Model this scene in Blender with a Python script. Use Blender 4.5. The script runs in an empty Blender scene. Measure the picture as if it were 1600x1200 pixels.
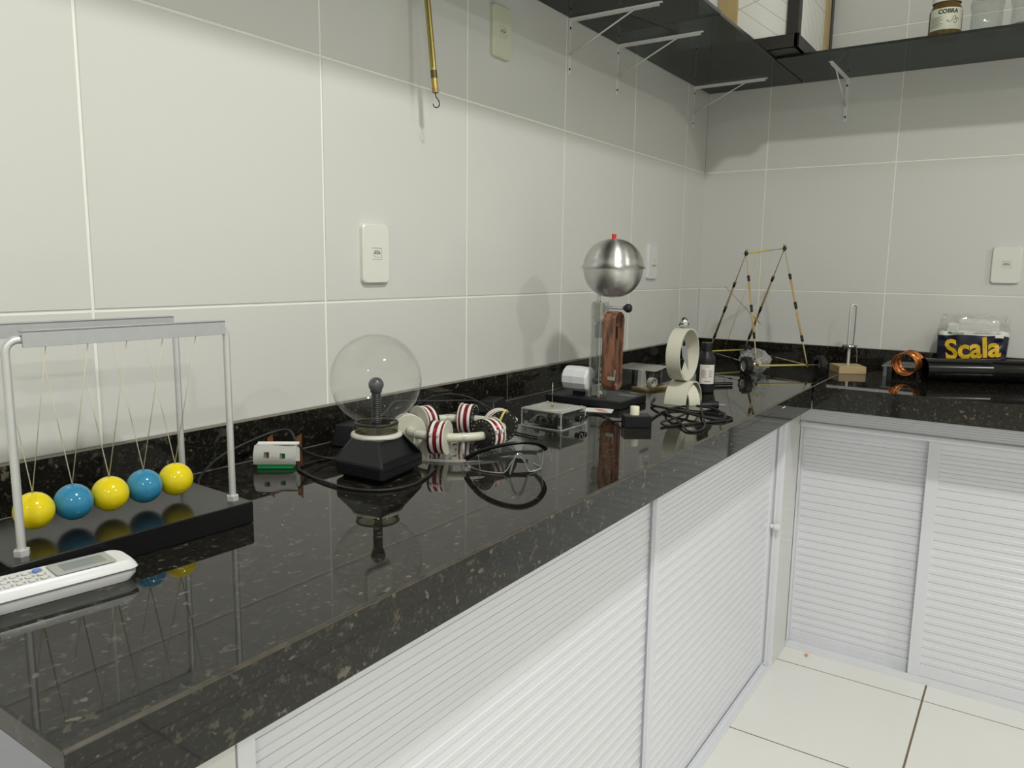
import bpy, bmesh, math, random
from mathutils import Vector, Matrix, Quaternion, noise
PI = math.pi
random.seed(7)
SC = bpy.context.scene
COL = SC.collection

# ------------------------------------------------------------------ camera
def make_camera():
    cd = bpy.data.cameras.new('camera'); co = bpy.data.objects.new('camera', cd); COL.objects.link(co)
    yaw, pitch, roll = math.radians(34.0752), math.radians(-8.575), math.radians(0.7978)
    fwd = Vector((math.cos(pitch)*math.cos(yaw), math.cos(pitch)*math.sin(yaw), math.sin(pitch)))
    right = fwd.cross(Vector((0, 0, 1))).normalized(); up = right.cross(fwd)
    r2 = right*math.cos(roll) + up*math.sin(roll); u2 = up*math.cos(roll) - right*math.sin(roll)
    m = Matrix((r2, u2, -fwd)).transposed().to_4x4()
    m.translation = Vector((-2.9187, -1.0970, 1.2297))
    co.matrix_world = m
    cd.sensor_width = 36; cd.lens = 1202.93/1600*36; cd.clip_start = .05; cd.clip_end = 50
    SC.camera = co
make_camera()

# ------------------------------------------------------------------ world, lights, exposure
SC.view_settings.view_transform = 'Standard'; SC.view_settings.look = 'None'
SC.view_settings.gamma = 1; SC.view_settings.exposure = 0.0
try: SC.view_settings.use_curve_mapping = False
except Exception: pass
w = bpy.data.worlds.new('room_world'); SC.world = w; w.use_nodes = True
w.node_tree.nodes['Background'].inputs[0].default_value = (.9, .95, 1, 1)
w.node_tree.nodes['Background'].inputs[1].default_value = .05
def lamp(name, loc, e, size, col=(.985, .98, .93)):
    ld = bpy.data.lights.new(name, 'AREA'); ld.shape = 'DISK'; ld.size = size; ld.energy = e; ld.color = col
    o = bpy.data.objects.new(name, ld); COL.objects.link(o); o.location = loc
lamp('ceiling_lamp', (-2.30, -1.50, 2.9), 34, .18)
lamp('ceiling_lamp', (-1.55, -3.9, 2.9), 35, .14)
lamp('ceiling_lamp', (-4.6, -3.0, 2.9), 36, .16)
lamp('ceiling_lamp', (-5.0, -1.5, 2.9), 6, .16)

# ------------------------------------------------------------------ materials
def nt(name):
    m = bpy.data.materials.new(name); m.use_nodes = True
    return m, m.node_tree, m.node_tree.nodes['Principled BSDF']
def mat(name, c, rough=.5, metal=0, var=.04, bump=0, nscale=40, spec=.5, **kw):
    m, t, p = nt(name)
    tc = t.nodes.new('ShaderNodeTexCoord'); n = t.nodes.new('ShaderNodeTexNoise'); n.inputs['Scale'].default_value = nscale
    n.inputs['Detail'].default_value = 4
    t.links.new(tc.outputs['Object'], n.inputs['Vector'])
    r = t.nodes.new('ShaderNodeMix'); r.data_type = 'RGBA'
    a = [max(0, x*(1-var)) for x in c]; b = [min(1, x*(1+var)) for x in c]
    r.inputs[6].default_value = (*a, 1); r.inputs[7].default_value = (*b, 1)
    t.links.new(n.outputs['Fac'], r.inputs[0]); t.links.new(r.outputs[2], p.inputs['Base Color'])
    p.inputs['Roughness'].default_value = rough; p.inputs['Metallic'].default_value = metal
    p.inputs['Specular IOR Level'].default_value = spec
    if bump:
        b_ = t.nodes.new('ShaderNodeBump'); b_.inputs['Strength'].default_value = bump; b_.inputs['Distance'].default_value = .001
        t.links.new(n.outputs['Fac'], b_.inputs['Height']); t.links.new(b_.outputs[0], p.inputs['Normal'])
    for k, v in kw.items(): p.inputs[k].default_value = v
    return m
def clear(name, tint=(1, 1, 1), refl=1.0, rough=.02, ior=1.45, haze=0, hazecol=(.8, .8, .8), nscale=60):
    """thin clear sheet: tinted see-through, fresnel reflection, some haze"""
    m = bpy.data.materials.new(name); m.use_nodes = True; t = m.node_tree; t.nodes.clear()
    out = t.nodes.new('ShaderNodeOutputMaterial'); tr = t.nodes.new('ShaderNodeBsdfTransparent'); gl = t.nodes.new('ShaderNodeBsdfGlossy')
    lw = t.nodes.new('ShaderNodeLayerWeight'); pw = t.nodes.new('ShaderNodeMath'); pw.operation = 'POWER'; pw.inputs[1].default_value = 5
    t.links.new(lw.outputs['Facing'], pw.inputs[0]); f0 = ((ior-1)/(ior+1))**2
    fr = t.nodes.new('ShaderNodeMath'); fr.operation = 'MULTIPLY_ADD'; fr.inputs[1].default_value = 1-f0; fr.inputs[2].default_value = f0; t.links.new(pw.outputs[0], fr.inputs[0])
    tr.inputs[0].default_value = (*tint, 1); gl.inputs['Roughness'].default_value = rough; gl.inputs[0].default_value = (refl, refl, refl, 1)
    mx = t.nodes.new('ShaderNodeMixShader'); last = tr.outputs[0]
    if haze:
        df = t.nodes.new('ShaderNodeBsdfDiffuse'); df.inputs[0].default_value = (*hazecol, 1)
        n = t.nodes.new('ShaderNodeTexNoise'); n.inputs['Scale'].default_value = nscale
        tc = t.nodes.new('ShaderNodeTexCoord'); t.links.new(tc.outputs['Object'], n.inputs['Vector'])
        ma = t.nodes.new('ShaderNodeMath'); ma.operation = 'MULTIPLY'; ma.inputs[1].default_value = haze*2
        t.links.new(n.outputs['Fac'], ma.inputs[0])
        m2 = t.nodes.new('ShaderNodeMixShader'); t.links.new(ma.outputs[0], m2.inputs[0])
        t.links.new(tr.outputs[0], m2.inputs[1]); t.links.new(df.outputs[0], m2.inputs[2]); last = m2.outputs[0]
    t.links.new(fr.outputs[0], mx.inputs[0]); t.links.new(last, mx.inputs[1]); t.links.new(gl.outputs[0], mx.inputs[2])
    t.links.new(mx.outputs[0], out.inputs[0])
    return m
def granite():
    m, t, p = nt('black_granite')
    tc = t.nodes.new('ShaderNodeTexCoord')
    nz = t.nodes.new('ShaderNodeTexNoise'); nz.inputs['Scale'].default_value = 90; nz.inputs['Detail'].default_value = 3
    t.links.new(tc.outputs['Object'], nz.inputs['Vector'])
    add = t.nodes.new('ShaderNodeVectorMath'); add.operation = 'MULTIPLY_ADD'; add.inputs[1].default_value = (.007,)*3
    t.links.new(nz.outputs['Color'], add.inputs[0]); t.links.new(tc.outputs['Object'], add.inputs[2])
    mp = t.nodes.new('ShaderNodeMapping'); mp.inputs['Scale'].default_value = (.9, 1.1, 1.0); t.links.new(add.outputs[0], mp.inputs[0])
    cols = None
    base = t.nodes.new('ShaderNodeMix'); base.data_type = 'RGBA'
    n2 = t.nodes.new('ShaderNodeTexNoise'); n2.inputs['Scale'].default_value = 60; n2.inputs['Detail'].default_value = 5
    t.links.new(tc.outputs['Object'], n2.inputs['Vector']); t.links.new(n2.outputs['Fac'], base.inputs[0])
    base.inputs[6].default_value = (.004, .004, .0035, 1); base.inputs[7].default_value = (.016, .015, .012, 1)
    cur = base.outputs[2]
    for sc, lo, hi, ca, cb, sd in ((105, .60, .68, (.070, .058, .036, 1), (.052, .048, .038, 1), 0), (210, .56, .68, (.040, .034, .021, 1), (.028, .028, .022, 1), 3.1), (75, .665, .70, (.13, .11, .07, 1), (.105, .10, .085, 1), 7.7)):
        of = t.nodes.new('ShaderNodeVectorMath'); of.operation = 'ADD'; of.inputs[1].default_value = (sd, sd*2, sd*3); t.links.new(mp.outputs[0], of.inputs[0])
        v = t.nodes.new('ShaderNodeTexNoise'); v.inputs['Scale'].default_value = sc; v.inputs['Detail'].default_value = 4; t.links.new(of.outputs[0], v.inputs['Vector'])
        mr = t.nodes.new('ShaderNodeMapRange'); mr.inputs[1].default_value = lo; mr.inputs[2].default_value = hi; t.links.new(v.outputs['Fac'], mr.inputs[0])
        cn = t.nodes.new('ShaderNodeTexNoise'); cn.inputs['Scale'].default_value = 25; t.links.new(of.outputs[0], cn.inputs['Vector'])
        cm = t.nodes.new('ShaderNodeMix'); cm.data_type = 'RGBA'; cm.inputs[6].default_value = ca; cm.inputs[7].default_value = cb; t.links.new(cn.outputs['Fac'], cm.inputs[0])
        mx = t.nodes.new('ShaderNodeMix'); mx.data_type = 'RGBA'; t.links.new(mr.outputs[0], mx.inputs[0]); t.links.new(cur, mx.inputs[6]); t.links.new(cm.outputs[2], mx.inputs[7]); cur = mx.outputs[2]
    t.links.new(cur, p.inputs['Base Color']); p.inputs['Roughness'].default_value = .035; p.inputs['IOR'].default_value = 1.47
    return m
def wood(name, a, b, sc=(6, 60, 60)):
    m, t, p = nt(name); tc = t.nodes.new('ShaderNodeTexCoord'); mp = t.nodes.new('ShaderNodeMapping'); mp.inputs['Scale'].default_value = sc
    n = t.nodes.new('ShaderNodeTexNoise'); n.inputs['Scale'].default_value = 3; n.inputs['Detail'].default_value = 6
    t.links.new(tc.outputs['Object'], mp.inputs[0]); t.links.new(mp.outputs[0], n.inputs['Vector'])
    r = t.nodes.new('ShaderNodeMix'); r.data_type = 'RGBA'; r.inputs[6].default_value = (*a, 1); r.inputs[7].default_value = (*b, 1)
    t.links.new(n.outputs['Fac'], r.inputs[0]); t.links.new(r.outputs[2], p.inputs['Base Color']); p.inputs['Roughness'].default_value = .5
    return m
def patina(name, a, b, metal=.9, rough=.35, sc=(40, 40, 12), pivot=.5):
    m, t, p = nt(name); tc = t.nodes.new('ShaderNodeTexCoord'); mp = t.nodes.new('ShaderNodeMapping'); mp.inputs['Scale'].default_value = sc
    n = t.nodes.new('ShaderNodeTexNoise'); n.inputs['Scale'].default_value = 1.6; n.inputs['Detail'].default_value = 6
    t.links.new(tc.outputs['Object'], mp.inputs[0]); t.links.new(mp.outputs[0], n.inputs['Vector'])
    mr = t.nodes.new('ShaderNodeMapRange'); mr.inputs[1].default_value = pivot-.08; mr.inputs[2].default_value = pivot+.1; t.links.new(n.outputs['Fac'], mr.inputs[0])
    r = t.nodes.new('ShaderNodeMix'); r.data_type = 'RGBA'; r.inputs[6].default_value = (*a, 1); r.inputs[7].default_value = (*b, 1)
    t.links.new(mr.outputs[0], r.inputs[0]); t.links.new(r.outputs[2], p.inputs['Base Color']); p.inputs['Roughness'].default_value = rough; p.inputs['Metallic'].default_value = metal
    return m
M = {}
M['tile'] = mat('wall_tile', (.70, .70, .675), .22, var=.015, nscale=3, bump=.0)
M['grout'] = mat('wall_grout', (.92, .915, .86), .8, var=.05)
M['floor_tile'] = mat('floor_tile', (.84, .84, .80), .25, var=.03, nscale=5)
M['floor_grout'] = mat('floor_grout', (.20, .15, .09), .9, var=.5, nscale=30)
M['paint'] = mat('wall_paint', (.80, .80, .74), .7, var=.02, nscale=2)
M['granite'] = granite()
M['sawn'] = mat('sawn_granite', (.22, .20, .165), .7, var=.4, nscale=150)
M['edge'] = mat('granite_edge_highlight', (.055, .046, .032), .28, var=.95, nscale=70)  # lighter brown than the slab: light caught on the bevel, painted as colour
M['joint'] = mat('seam_filler', (.22, .20, .17), .7, var=.2)
M['alu_white'] = mat('painted_aluminium', (.79, .80, .85), .24, var=.02, nscale=10)
M['alu_lip'] = mat('painted_aluminium_lip', (.82, .83, .88), .22, var=.01)
M['dark'] = mat('cabinet_gap_shade', (.02, .02, .022), .8)  # near-black colour paints the shade seen through the door gaps
M['grey_panel'] = mat('grey_panel', (.34, .34, .40), .35, var=.05)
M['smoked'] = clear('smoked_glass', (.19, .235, .225), .55, .03, 1.5, haze=.012)
M['smoked_edge'] = mat('glass_edge', (.01, .015, .013), .2)
M['white_paint'] = mat('white_enamel', (.80, .80, .80), .35)
M['plate'] = mat('socket_plastic', (.80, .81, .75), .25, var=.01)
M['plate_cream'] = mat('aged_plastic', (.68, .68, .55), .3, var=.02)
M['plate_shade'] = mat('socket_recess_shade', (.42, .43, .41), .5)  # greyer copy of the plate plastic, painted shade for recess and insert edges
M['hole'] = mat('dark_hole', (.01, .01, .01), .6)
M['alu'] = mat('aluminium', (.66, .67, .68), .45, .55, var=.06, nscale=80)
M['alu_brush'] = mat('brushed_bar', (.46, .47, .49), .5, .3, var=.08, nscale=90)
M['yellow'] = mat('yellow_enamel', (.80, .64, .01), .13, var=.02)
M['blue'] = mat('blue_enamel', (.035, .24, .42), .13, var=.02)
M['string'] = mat('nylon_string', (.62, .58, .45), .6)
M['lacquer'] = mat('black_lacquer', (.007, .007, .008), .18, var=.1, spec=.38)
M['black'] = mat('black_plastic', (.009, .010, .012), .40, var=.1, nscale=200, bump=.1, spec=.35)
M['black_soft'] = mat('black_rubber', (.012, .012, .014), .5)
M['glass'] = clear('clear_glass', (.965, .965, .955), .9, .01, 1.38, haze=.022, nscale=18)
M['acrylic'] = clear('clear_acrylic', (.90, .91, .90), 1, .02, 1.5, haze=.012, nscale=8)
M['acrylic_edge'] = clear('acrylic_edge', (.80, .82, .80), 1, .08, 1.6, haze=.40, hazecol=(.88, .88, .84), nscale=6)
M['frost'] = clear('frosted_acrylic', (.6, .6, .56), .8, .15, 1.45, haze=.62, hazecol=(.62, .63, .57), nscale=5)
M['plastic_film'] = clear('thin_film', (.93, .93, .93), 1, .08, 1.5, haze=.09, hazecol=(.9, .9, .9))
M['amber'] = clear('amber_acrylic', (.72, .62, .42), 1, .06, 1.5, haze=.25, hazecol=(.50, .40, .20))
M['collar'] = clear('yellowed_collar', (.52, .49, .33), .9, .05, 1.5, haze=.12, hazecol=(.4, .38, .22))
M['cream'] = mat('cream_pvc', (.66, .65, .54), .4, var=.02)
M['wire_red'] = mat('enamel_wire', (.22, .006, .018), .25, .35, var=.3, nscale=200)
M['pcb'] = mat('black_pcb', (.012, .014, .012), .35)
M['solder'] = mat('solder', (.75, .75, .72), .3, .6)
M['zip'] = mat('nylon_tie', (.80, .80, .78), .35)
M['steel'] = mat('spun_steel', (.60, .60, .59), .36, 1, var=.05, nscale=30, **{'Anisotropic': .8, 'Anisotropic Rotation': .25})
M['chrome'] = mat('chrome', (.62, .62, .63), .16, 1)
M['red'] = mat('red_plastic', (.75, .02, .015), .35)
M['copper_belt'] = patina('copper_belt', (.60, .30, .19), (.20, .135, .11), .25, .42, (90, 50, 9), .50)
M['copper_wire'] = mat('copper_wire', (.72, .27, .09), .22, 1, var=.1)
M['copper_strip'] = patina('copper_strip', (.28, .10, .045), (.17, .07, .03), .6, .4)
M['motor_white'] = mat('white_motor_case', (.76, .76, .80), .35)
M['steel_dark'] = mat('dark_steel', (.25, .26, .27), .3, 1)
M['shrub'] = mat('grey_block', (.30, .31, .33), .35, .5)
M['bamboo'] = wood('bamboo', (.46, .33, .16), (.62, .47, .25), (80, 80, 8))
M['bamboo_dark'] = wood('old_bamboo', (.28, .18, .10), (.40, .28, .16), (80, 80, 8))
M['straw'] = mat('yellow_straw', (.62, .53, .12), .4)
M['tape'] = mat('black_tape', (.012, .012, .012), .45)
M['tyre'] = mat('tyre_rubber', (.014, .014, .014), .6, bump=.4, nscale=150)
M['block'] = wood('pine_block', (.46, .33, .17), (.60, .46, .27), (8, 60, 60))
M['case_black'] = wood('black_stained_wood', (.008, .007, .007), (.03, .026, .024), (10, 60, 60))
M['case_tan'] = wood('raw_pine', (.40, .29, .12), (.56, .43, .22), (60, 60, 6))
M['navy'] = mat('navy_print', (.008, .009, .032), .28, var=.2, nscale=25)
M['ink_yellow'] = mat('yellow_print', (.80, .50, .02), .35, var=.12, nscale=30)
M['ink_green'] = mat('green_print', (.03, .25, .08), .4)
M['ink_dark'] = mat('dark_print', (.05, .06, .09), .5)
M['ink_black'] = mat('black_print', (.02, .02, .02), .5)
M['ink_pink'] = mat('pink_print', (.6, .12, .2), .5)
M['ink_blue'] = mat('blue_print', (.03, .07, .40), .35)
M['paper'] = mat('white_paper', (.80, .80, .77), .6, var=.02)
M['paper_dim'] = mat('off_white_paper', (.60, .60, .54), .6, var=.04)
M['green'] = mat('green_plastic', (.01, .26, .08), .4)
M['green_dark'] = mat('green_paint', (.02, .17, .08), .5)
M['remote'] = mat('white_abs', (.76, .77, .78), .3, var=.01)
M['remote_gap'] = mat('grey_seam', (.22, .23, .25), .5)
M['lcd'] = mat('lcd', (.27, .28, .25), .2)
M['lcd_frame'] = mat('lcd_frame', (.42, .43, .42), .25)
M['button_blue'] = mat('blue_button', (.14, .25, .65), .4)
M['button'] = mat('pale_button', (.72, .71, .66), .45)
M['brown'] = wood('brown_tape', (.32, .18, .06), (.45, .28, .11), (20, 20, 20))
M['brass'] = mat('brass', (.50, .39, .12), .28, .75, var=.12, nscale=90)
M['brass_dark'] = mat('dark_brass', (.13, .10, .04), .4, .6)
M['honey'] = mat('honey', (.10, .055, .008), .12, var=.3, nscale=20)
M['label'] = mat('jar_label', (.60, .61, .50), .5, var=.1, nscale=20)
M['bottle_label'] = mat('bottle_label', (.74, .73, .68), .45, var=.03)
M['knob_cream'] = mat('cream_knob', (.80, .78, .62), .4)
M['pebble'] = mat('orange_crumb', (.75, .33, .16), .8)
def lined_panel():
    m, t, p = nt('lined_white_panel'); tc = t.nodes.new('ShaderNodeTexCoord')
    def stripes(vec, per, wd):
        d = t.nodes.new('ShaderNodeVectorMath'); d.operation = 'DOT_PRODUCT'; d.inputs[1].default_value = vec; t.links.new(tc.outputs['Object'], d.inputs[0])
        a = t.nodes.new('ShaderNodeMath'); a.operation = 'DIVIDE'; a.inputs[1].default_value = per; t.links.new(d.outputs['Value'], a.inputs[0])
        f = t.nodes.new('ShaderNodeMath'); f.operation = 'FRACT'; t.links.new(a.outputs[0], f.inputs[0])
        l = t.nodes.new('ShaderNodeMath'); l.operation = 'LESS_THAN'; l.inputs[1].default_value = wd; t.links.new(f.outputs[0], l.inputs[0]); return l.outputs[0]
    a = stripes((.62, -.62, .80), .042, .035); b = stripes((0, .30, 1), .19, .012)
    mx = t.nodes.new('ShaderNodeMath'); mx.operation = 'MAXIMUM'; t.links.new(a, mx.inputs[0]); t.links.new(b, mx.inputs[1])
    r = t.nodes.new('ShaderNodeMix'); r.data_type = 'RGBA'; r.inputs[6].default_value = (.84, .85, .80, 1); r.inputs[7].default_value = (.42, .42, .40, 1)
    t.links.new(mx.outputs[0], r.inputs[0]); t.links.new(r.outputs[2], p.inputs['Base Color']); p.inputs['Roughness'].default_value = .15
    return m
M['lined'] = lined_panel()

# ------------------------------------------------------------------ mesh helpers
V = Vector
def nb(): return bmesh.new()
def setmat(faces, mi):
    for f in faces: f.material_index = mi
def add_box(bm, c, s, rot=None, bev=0, mi=0, seg=2):
    """box centred c, full size s, rot = Matrix 3x3"""
    t = bmesh.new(); bmesh.ops.create_cube(t, size=1)
    for v in t.verts: v.co = V((v.co.x*s[0], v.co.y*s[1], v.co.z*s[2]))
    if bev: bmesh.ops.bevel(t, geom=list(t.edges), offset=bev, segments=seg, profile=.5, affect='EDGES')
    for v in t.verts: v.co = (rot @ v.co if rot else v.co) + V(c)
    for f in t.faces: f.material_index = mi
    merge(bm, t)
def merge(bm, t):
    me = bpy.data.meshes.new('tmp'); t.to_mesh(me); t.free(); bm.from_mesh(me); bpy.data.meshes.remove(me)
def bx(bm, x0, x1, y0, y1, z0, z1, bev=0, mi=0):
    add_box(bm, ((x0+x1)/2, (y0+y1)/2, (z0+z1)/2), (abs(x1-x0), abs(y1-y0), abs(z1-z0)), None, bev, mi)
def frame_of(d):
    d = V(d).normalized(); return d.to_track_quat('Z', 'Y').to_matrix()
def add_cyl(bm, p, q, r, r2=None, n=20, mi=0, caps=True, smooth=True):
    p, q = V(p), V(q); d = q-p; R = frame_of(d); r2 = r if r2 is None else r2
    a = [bm.verts.new(p+R@V((r*math.cos(2*PI*i/n), r*math.sin(2*PI*i/n), 0))) for i in range(n)]
    b = [bm.verts.new(q+R@V((r2*math.cos(2*PI*i/n), r2*math.sin(2*PI*i/n), 0))) for i in range(n)]
    for i in range(n):
        f = bm.faces.new((a[i], a[(i+1) % n], b[(i+1) % n], b[i])); f.material_index = mi; f.smooth = smooth
    if caps:
        for l in (a[::-1], b):
            f = bm.faces.new(l); f.material_index = mi
def add_lathe(bm, prof, o=(0, 0, 0), R=None, n=40, mi=0, smooth=True, a0=0, a1=2*PI):
    """prof: (r,z) list; closed turn if a1-a0=2pi"""
    full = abs(a1-a0-2*PI) < 1e-6; k = n if full else n+1; o = V(o)
    rings = []
    for r, z in prof:
        if r < 1e-6:
            v = V((0, 0, z)); rings.append([bm.verts.new((R@v if R else v)+o)]); continue
        L = []
        for i in range(k):
            a = a0+(a1-a0)*i/n; v = V((r*math.cos(a), r*math.sin(a), z)); L.append(bm.verts.new((R@v if R else v)+o))
        rings.append(L)
    for A, B in zip(rings, rings[1:]):
        for i in range(n):
            j = (i+1) % k
            try:
                if len(A) == 1 and len(B) == 1: continue
                if len(A) == 1: f = bm.faces.new((A[0], B[j], B[i]))
                elif len(B) == 1: f = bm.faces.new((A[i], A[j], B[0]))
                else: f = bm.faces.new((A[i], A[j], B[j], B[i]))
                f.smooth = smooth; f.material_index = mi
            except ValueError: pass
def add_sphere(bm, c, r, n=32, mi=0, sz=1):
    add_lathe(bm, [(r*math.sin(PI*i/(n//2)), -r*sz*math.cos(PI*i/(n//2))) for i in range(n//2+1)], c, None, n, mi)
def smooth_pts(pts, k=6):
    P = [V(p) for p in pts]; out = []
    for i in range(len(P)-1):
        p0 = P[max(i-1, 0)]; p1 = P[i]; p2 = P[i+1]; p3 = P[min(i+2, len(P)-1)]
        for j in range(k):
            t = j/k; out.append(.5*((2*p1)+(-p0+p2)*t+(2*p0-5*p1+4*p2-p3)*t*t+(-p0+3*p1-3*p2+p3)*t**3))
    out.append(P[-1]); return out
def add_tube(bm, pts, r, n=10, mi=0, k=6, closed=False, prof=None):
    P = smooth_pts(pts, k) if k > 1 else [V(p) for p in pts]
    if prof is None: prof = [(r*math.cos(2*PI*i/n), r*math.sin(2*PI*i/n)) for i in range(n)]
    n = len(prof); T = []
    for i in range(len(P)):
        a = P[i-1] if (i or closed) else P[i]; b = P[(i+1) % len(P)] if (i < len(P)-1 or closed) else P[i]
        T.append((b-a).normalized())
    up = V((0, 0, 1)) if abs(T[0].z) < .9 else V((1, 0, 0))
    nrm = T[0].cross(up).normalized(); rings = []
    for i in range(len(P)):
        if i:
            q = T[i-1].rotation_difference(T[i]); nrm = (q @ nrm).normalized()
        bn = T[i].cross(nrm)
        rings.append([bm.verts.new(P[i]+nrm*x+bn*y) for x, y in prof])
    pairs = list(zip(rings, rings[1:])) + ([(rings[-1], rings[0])] if closed else [])
    for A, B in pairs:
        for i in range(n):
            f = bm.faces.new((A[i], A[(i+1) % n], B[(i+1) % n], B[i])); f.smooth = True; f.material_index = mi
    if not closed:
        bm.faces.new(rings[0][::-1]).material_index = mi; bm.faces.new(rings[-1]).material_index = mi
def add_prism(bm, poly, z0, z1, mi=0, R=None, o=(0, 0, 0)):
    o = V(o)
    def X(p, z):
        v = V((p[0], p[1], z)); return (R@v if R else v)+o
    a = [bm.verts.new(X(p, z0)) for p in poly]; b = [bm.verts.new(X(p, z1)) for p in poly]; n = len(poly)
    fs = [bm.faces.new(a[::-1]), bm.faces.new(b)]
    for i in range(n): fs.append(bm.faces.new((a[i], a[(i+1) % n], b[(i+1) % n], b[i])))
    setmat(fs, mi)
def obj(name, bm, m, parent=None, loc=(0, 0, 0), rotz=0, label=None):
    bmesh.ops.recalc_face_normals(bm, faces=list(bm.faces))
    for e in bm.edges:
        if len(e.link_faces) == 2 and e.calc_face_angle(0) > .62: e.smooth = False
    me = bpy.data.meshes.new(name); bm.to_mesh(me); bm.free()
    for x in (m if isinstance(m, (list, tuple)) else [m]): me.materials.append(x)
    o = bpy.data.objects.new(name, me); COL.objects.link(o); o.location = loc; o.rotation_euler.z = rotz
    if parent: o.parent = parent
    if label: o['label'] = label
    return o
def tag(o, label, cat, group=None):
    o['label'] = label; o['category'] = cat
    if group: o['group'] = group
    return o
def thing(name, label, cat, loc=(0, 0, 0), rotz=0, group=None):
    o = bpy.data.objects.new(name, None); o.empty_display_size = .02; COL.objects.link(o); o.location = loc; o.rotation_euler.z = rotz
    return tag(o, label, cat, group)
def struct(name, bm, m):
    o = obj(name, bm, m); o['kind'] = 'structure'; return o
def rz(a): return Matrix.Rotation(a, 3, 'Z')
def part(fn, name, m, parent, *a, label=None, **k):
    b = nb(); fn(b, *a, **k); return obj(name, b, m, parent, label=label)
def text_bm(s, size, bold=0, shear=0, res=3):
    cu = bpy.data.curves.new('t', 'FONT'); cu.body = s; cu.size = size; cu.offset = bold; cu.shear = shear; cu.resolution_u = res
    cu.align_x = 'CENTER'; cu.align_y = 'CENTER'
    o = bpy.data.objects.new('t', cu); COL.objects.link(o); dg = bpy.context.evaluated_depsgraph_get(); dg.update()
    me = bpy.data.meshes.new_from_object(o.evaluated_get(dg)); b = bmesh.new(); b.from_mesh(me)
    bpy.data.objects.remove(o); bpy.data.curves.remove(cu); bpy.data.meshes.remove(me)
    return b
def map_verts(b, fn):
    for v in b.verts: v.co = V(fn(v.co))
    return b

# ------------------------------------------------------------------ room
TW = .4305; GA = .1981; ZL = 1.1622; ZU = 1.5982; GB = .2324
def tiled(name, axis, us, vs, face, m_t, m_g, back, bump_row=None, gap=.0038, th=.0011):
    """tiles between consecutive us/vs lines; face(u,v,d)->point, d = distance in front of backing"""
    b = nb()
    def quadbox(u0, u1, v0, v1, d0, d1, mi, ch=0):
        lo = [b.verts.new(face(u, v, d0)) for u, v in ((u0, v0), (u1, v0), (u1, v1), (u0, v1))]
        hi = [b.verts.new(face(u, v, d1)) for u, v in ((u0+ch, v0+ch), (u1-ch, v0+ch), (u1-ch, v1-ch), (u0+ch, v1-ch))]
        fs = [b.faces.new(hi)]+[b.faces.new((lo[i], lo[(i+1) % 4], hi[(i+1) % 4], hi[i])) for i in range(4)]
        if mi == 0: fs.append(b.faces.new(lo[::-1]))
        setmat(fs, mi)
    quadbox(us[0], us[-1], vs[0], vs[-1], -back, 0, 0)
    for i in range(len(us)-1):
        for j in range(len(vs)-1):
            h = th + (bump_row(i, j) if bump_row else 0)
            quadbox(us[i]+gap/2*(i > 0), us[i+1]-gap/2*(i < len(us)-2), vs[j]+gap/2*(j > 0), vs[j+1]-gap/2*(j < len(vs)-2), 0, h, 1, .0007)
    return struct(name, b, [m_g, m_t])
zs = [0, ZL-2*TW-.01, ZL-TW-.005, ZL, ZU, ZU+.436, ZU+.872, 2.95]
xs = [-6.2]+[-GA-k*TW for k in range(13, -1, -1)]+[0]
tiled('wall_left', 'y', xs, zs, lambda u, v, d: (u, .0011-d, v), M['tile'], M['grout'], .1, lambda i, j: .0009 if j == 3 else 0, gap=.0042)
ys = [0]+[-GB-k*TW for k in range(13)]+[-5.8]
tiled('wall_back', 'x', [-y for y in ys], zs, lambda u, v, d: (.0011-d, -u, v), M['tile'], M['grout'], .1, lambda i, j: .0005 if j == 3 else 0)
FT = .4555
fx = sorted([-.516-k*FT for k in range(13)]+[0, -6.2]); fy = sorted([-.93+k*FT for k in range(-10, 3)]+[0, -5.8])
fx = [x for x in fx if -6.2 <= x <= 0]; fy = [y for y in fy if -5.8 <= y <= 0]
tiled('floor', 'z', fx, fy, lambda u, v, d: (u, v, -.0012+d), M['floor_tile'], M['floor_grout'], .1, gap=.005, th=.0012)
b = nb(); bx(b, -6.2, .1, -5.9, .1, 2.95, 3.05); struct('ceiling', b, M['paint'])
b = nb(); bx(b, -6.3, -6.2, -5.9, .1, 0, 2.95); struct('wall_west', b, M['paint'])
b = nb(); bx(b, -6.3, .1, -5.9, -5.8, 0, 2.95); struct('wall_south', b, M['paint'])

# tiled pier between the two cabinet runs and cream pier at the free end
b = nb(); bx(b, -.58, -.4166, -.5135, -.03, 0, .832); struct('wall_pier', b, M['tile'])
b = nb(); bx(b, -2.672, -2.512, -.5135, -.03, 0, .832, mi=0); struct('wall_pier', b, M['tile'])

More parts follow.
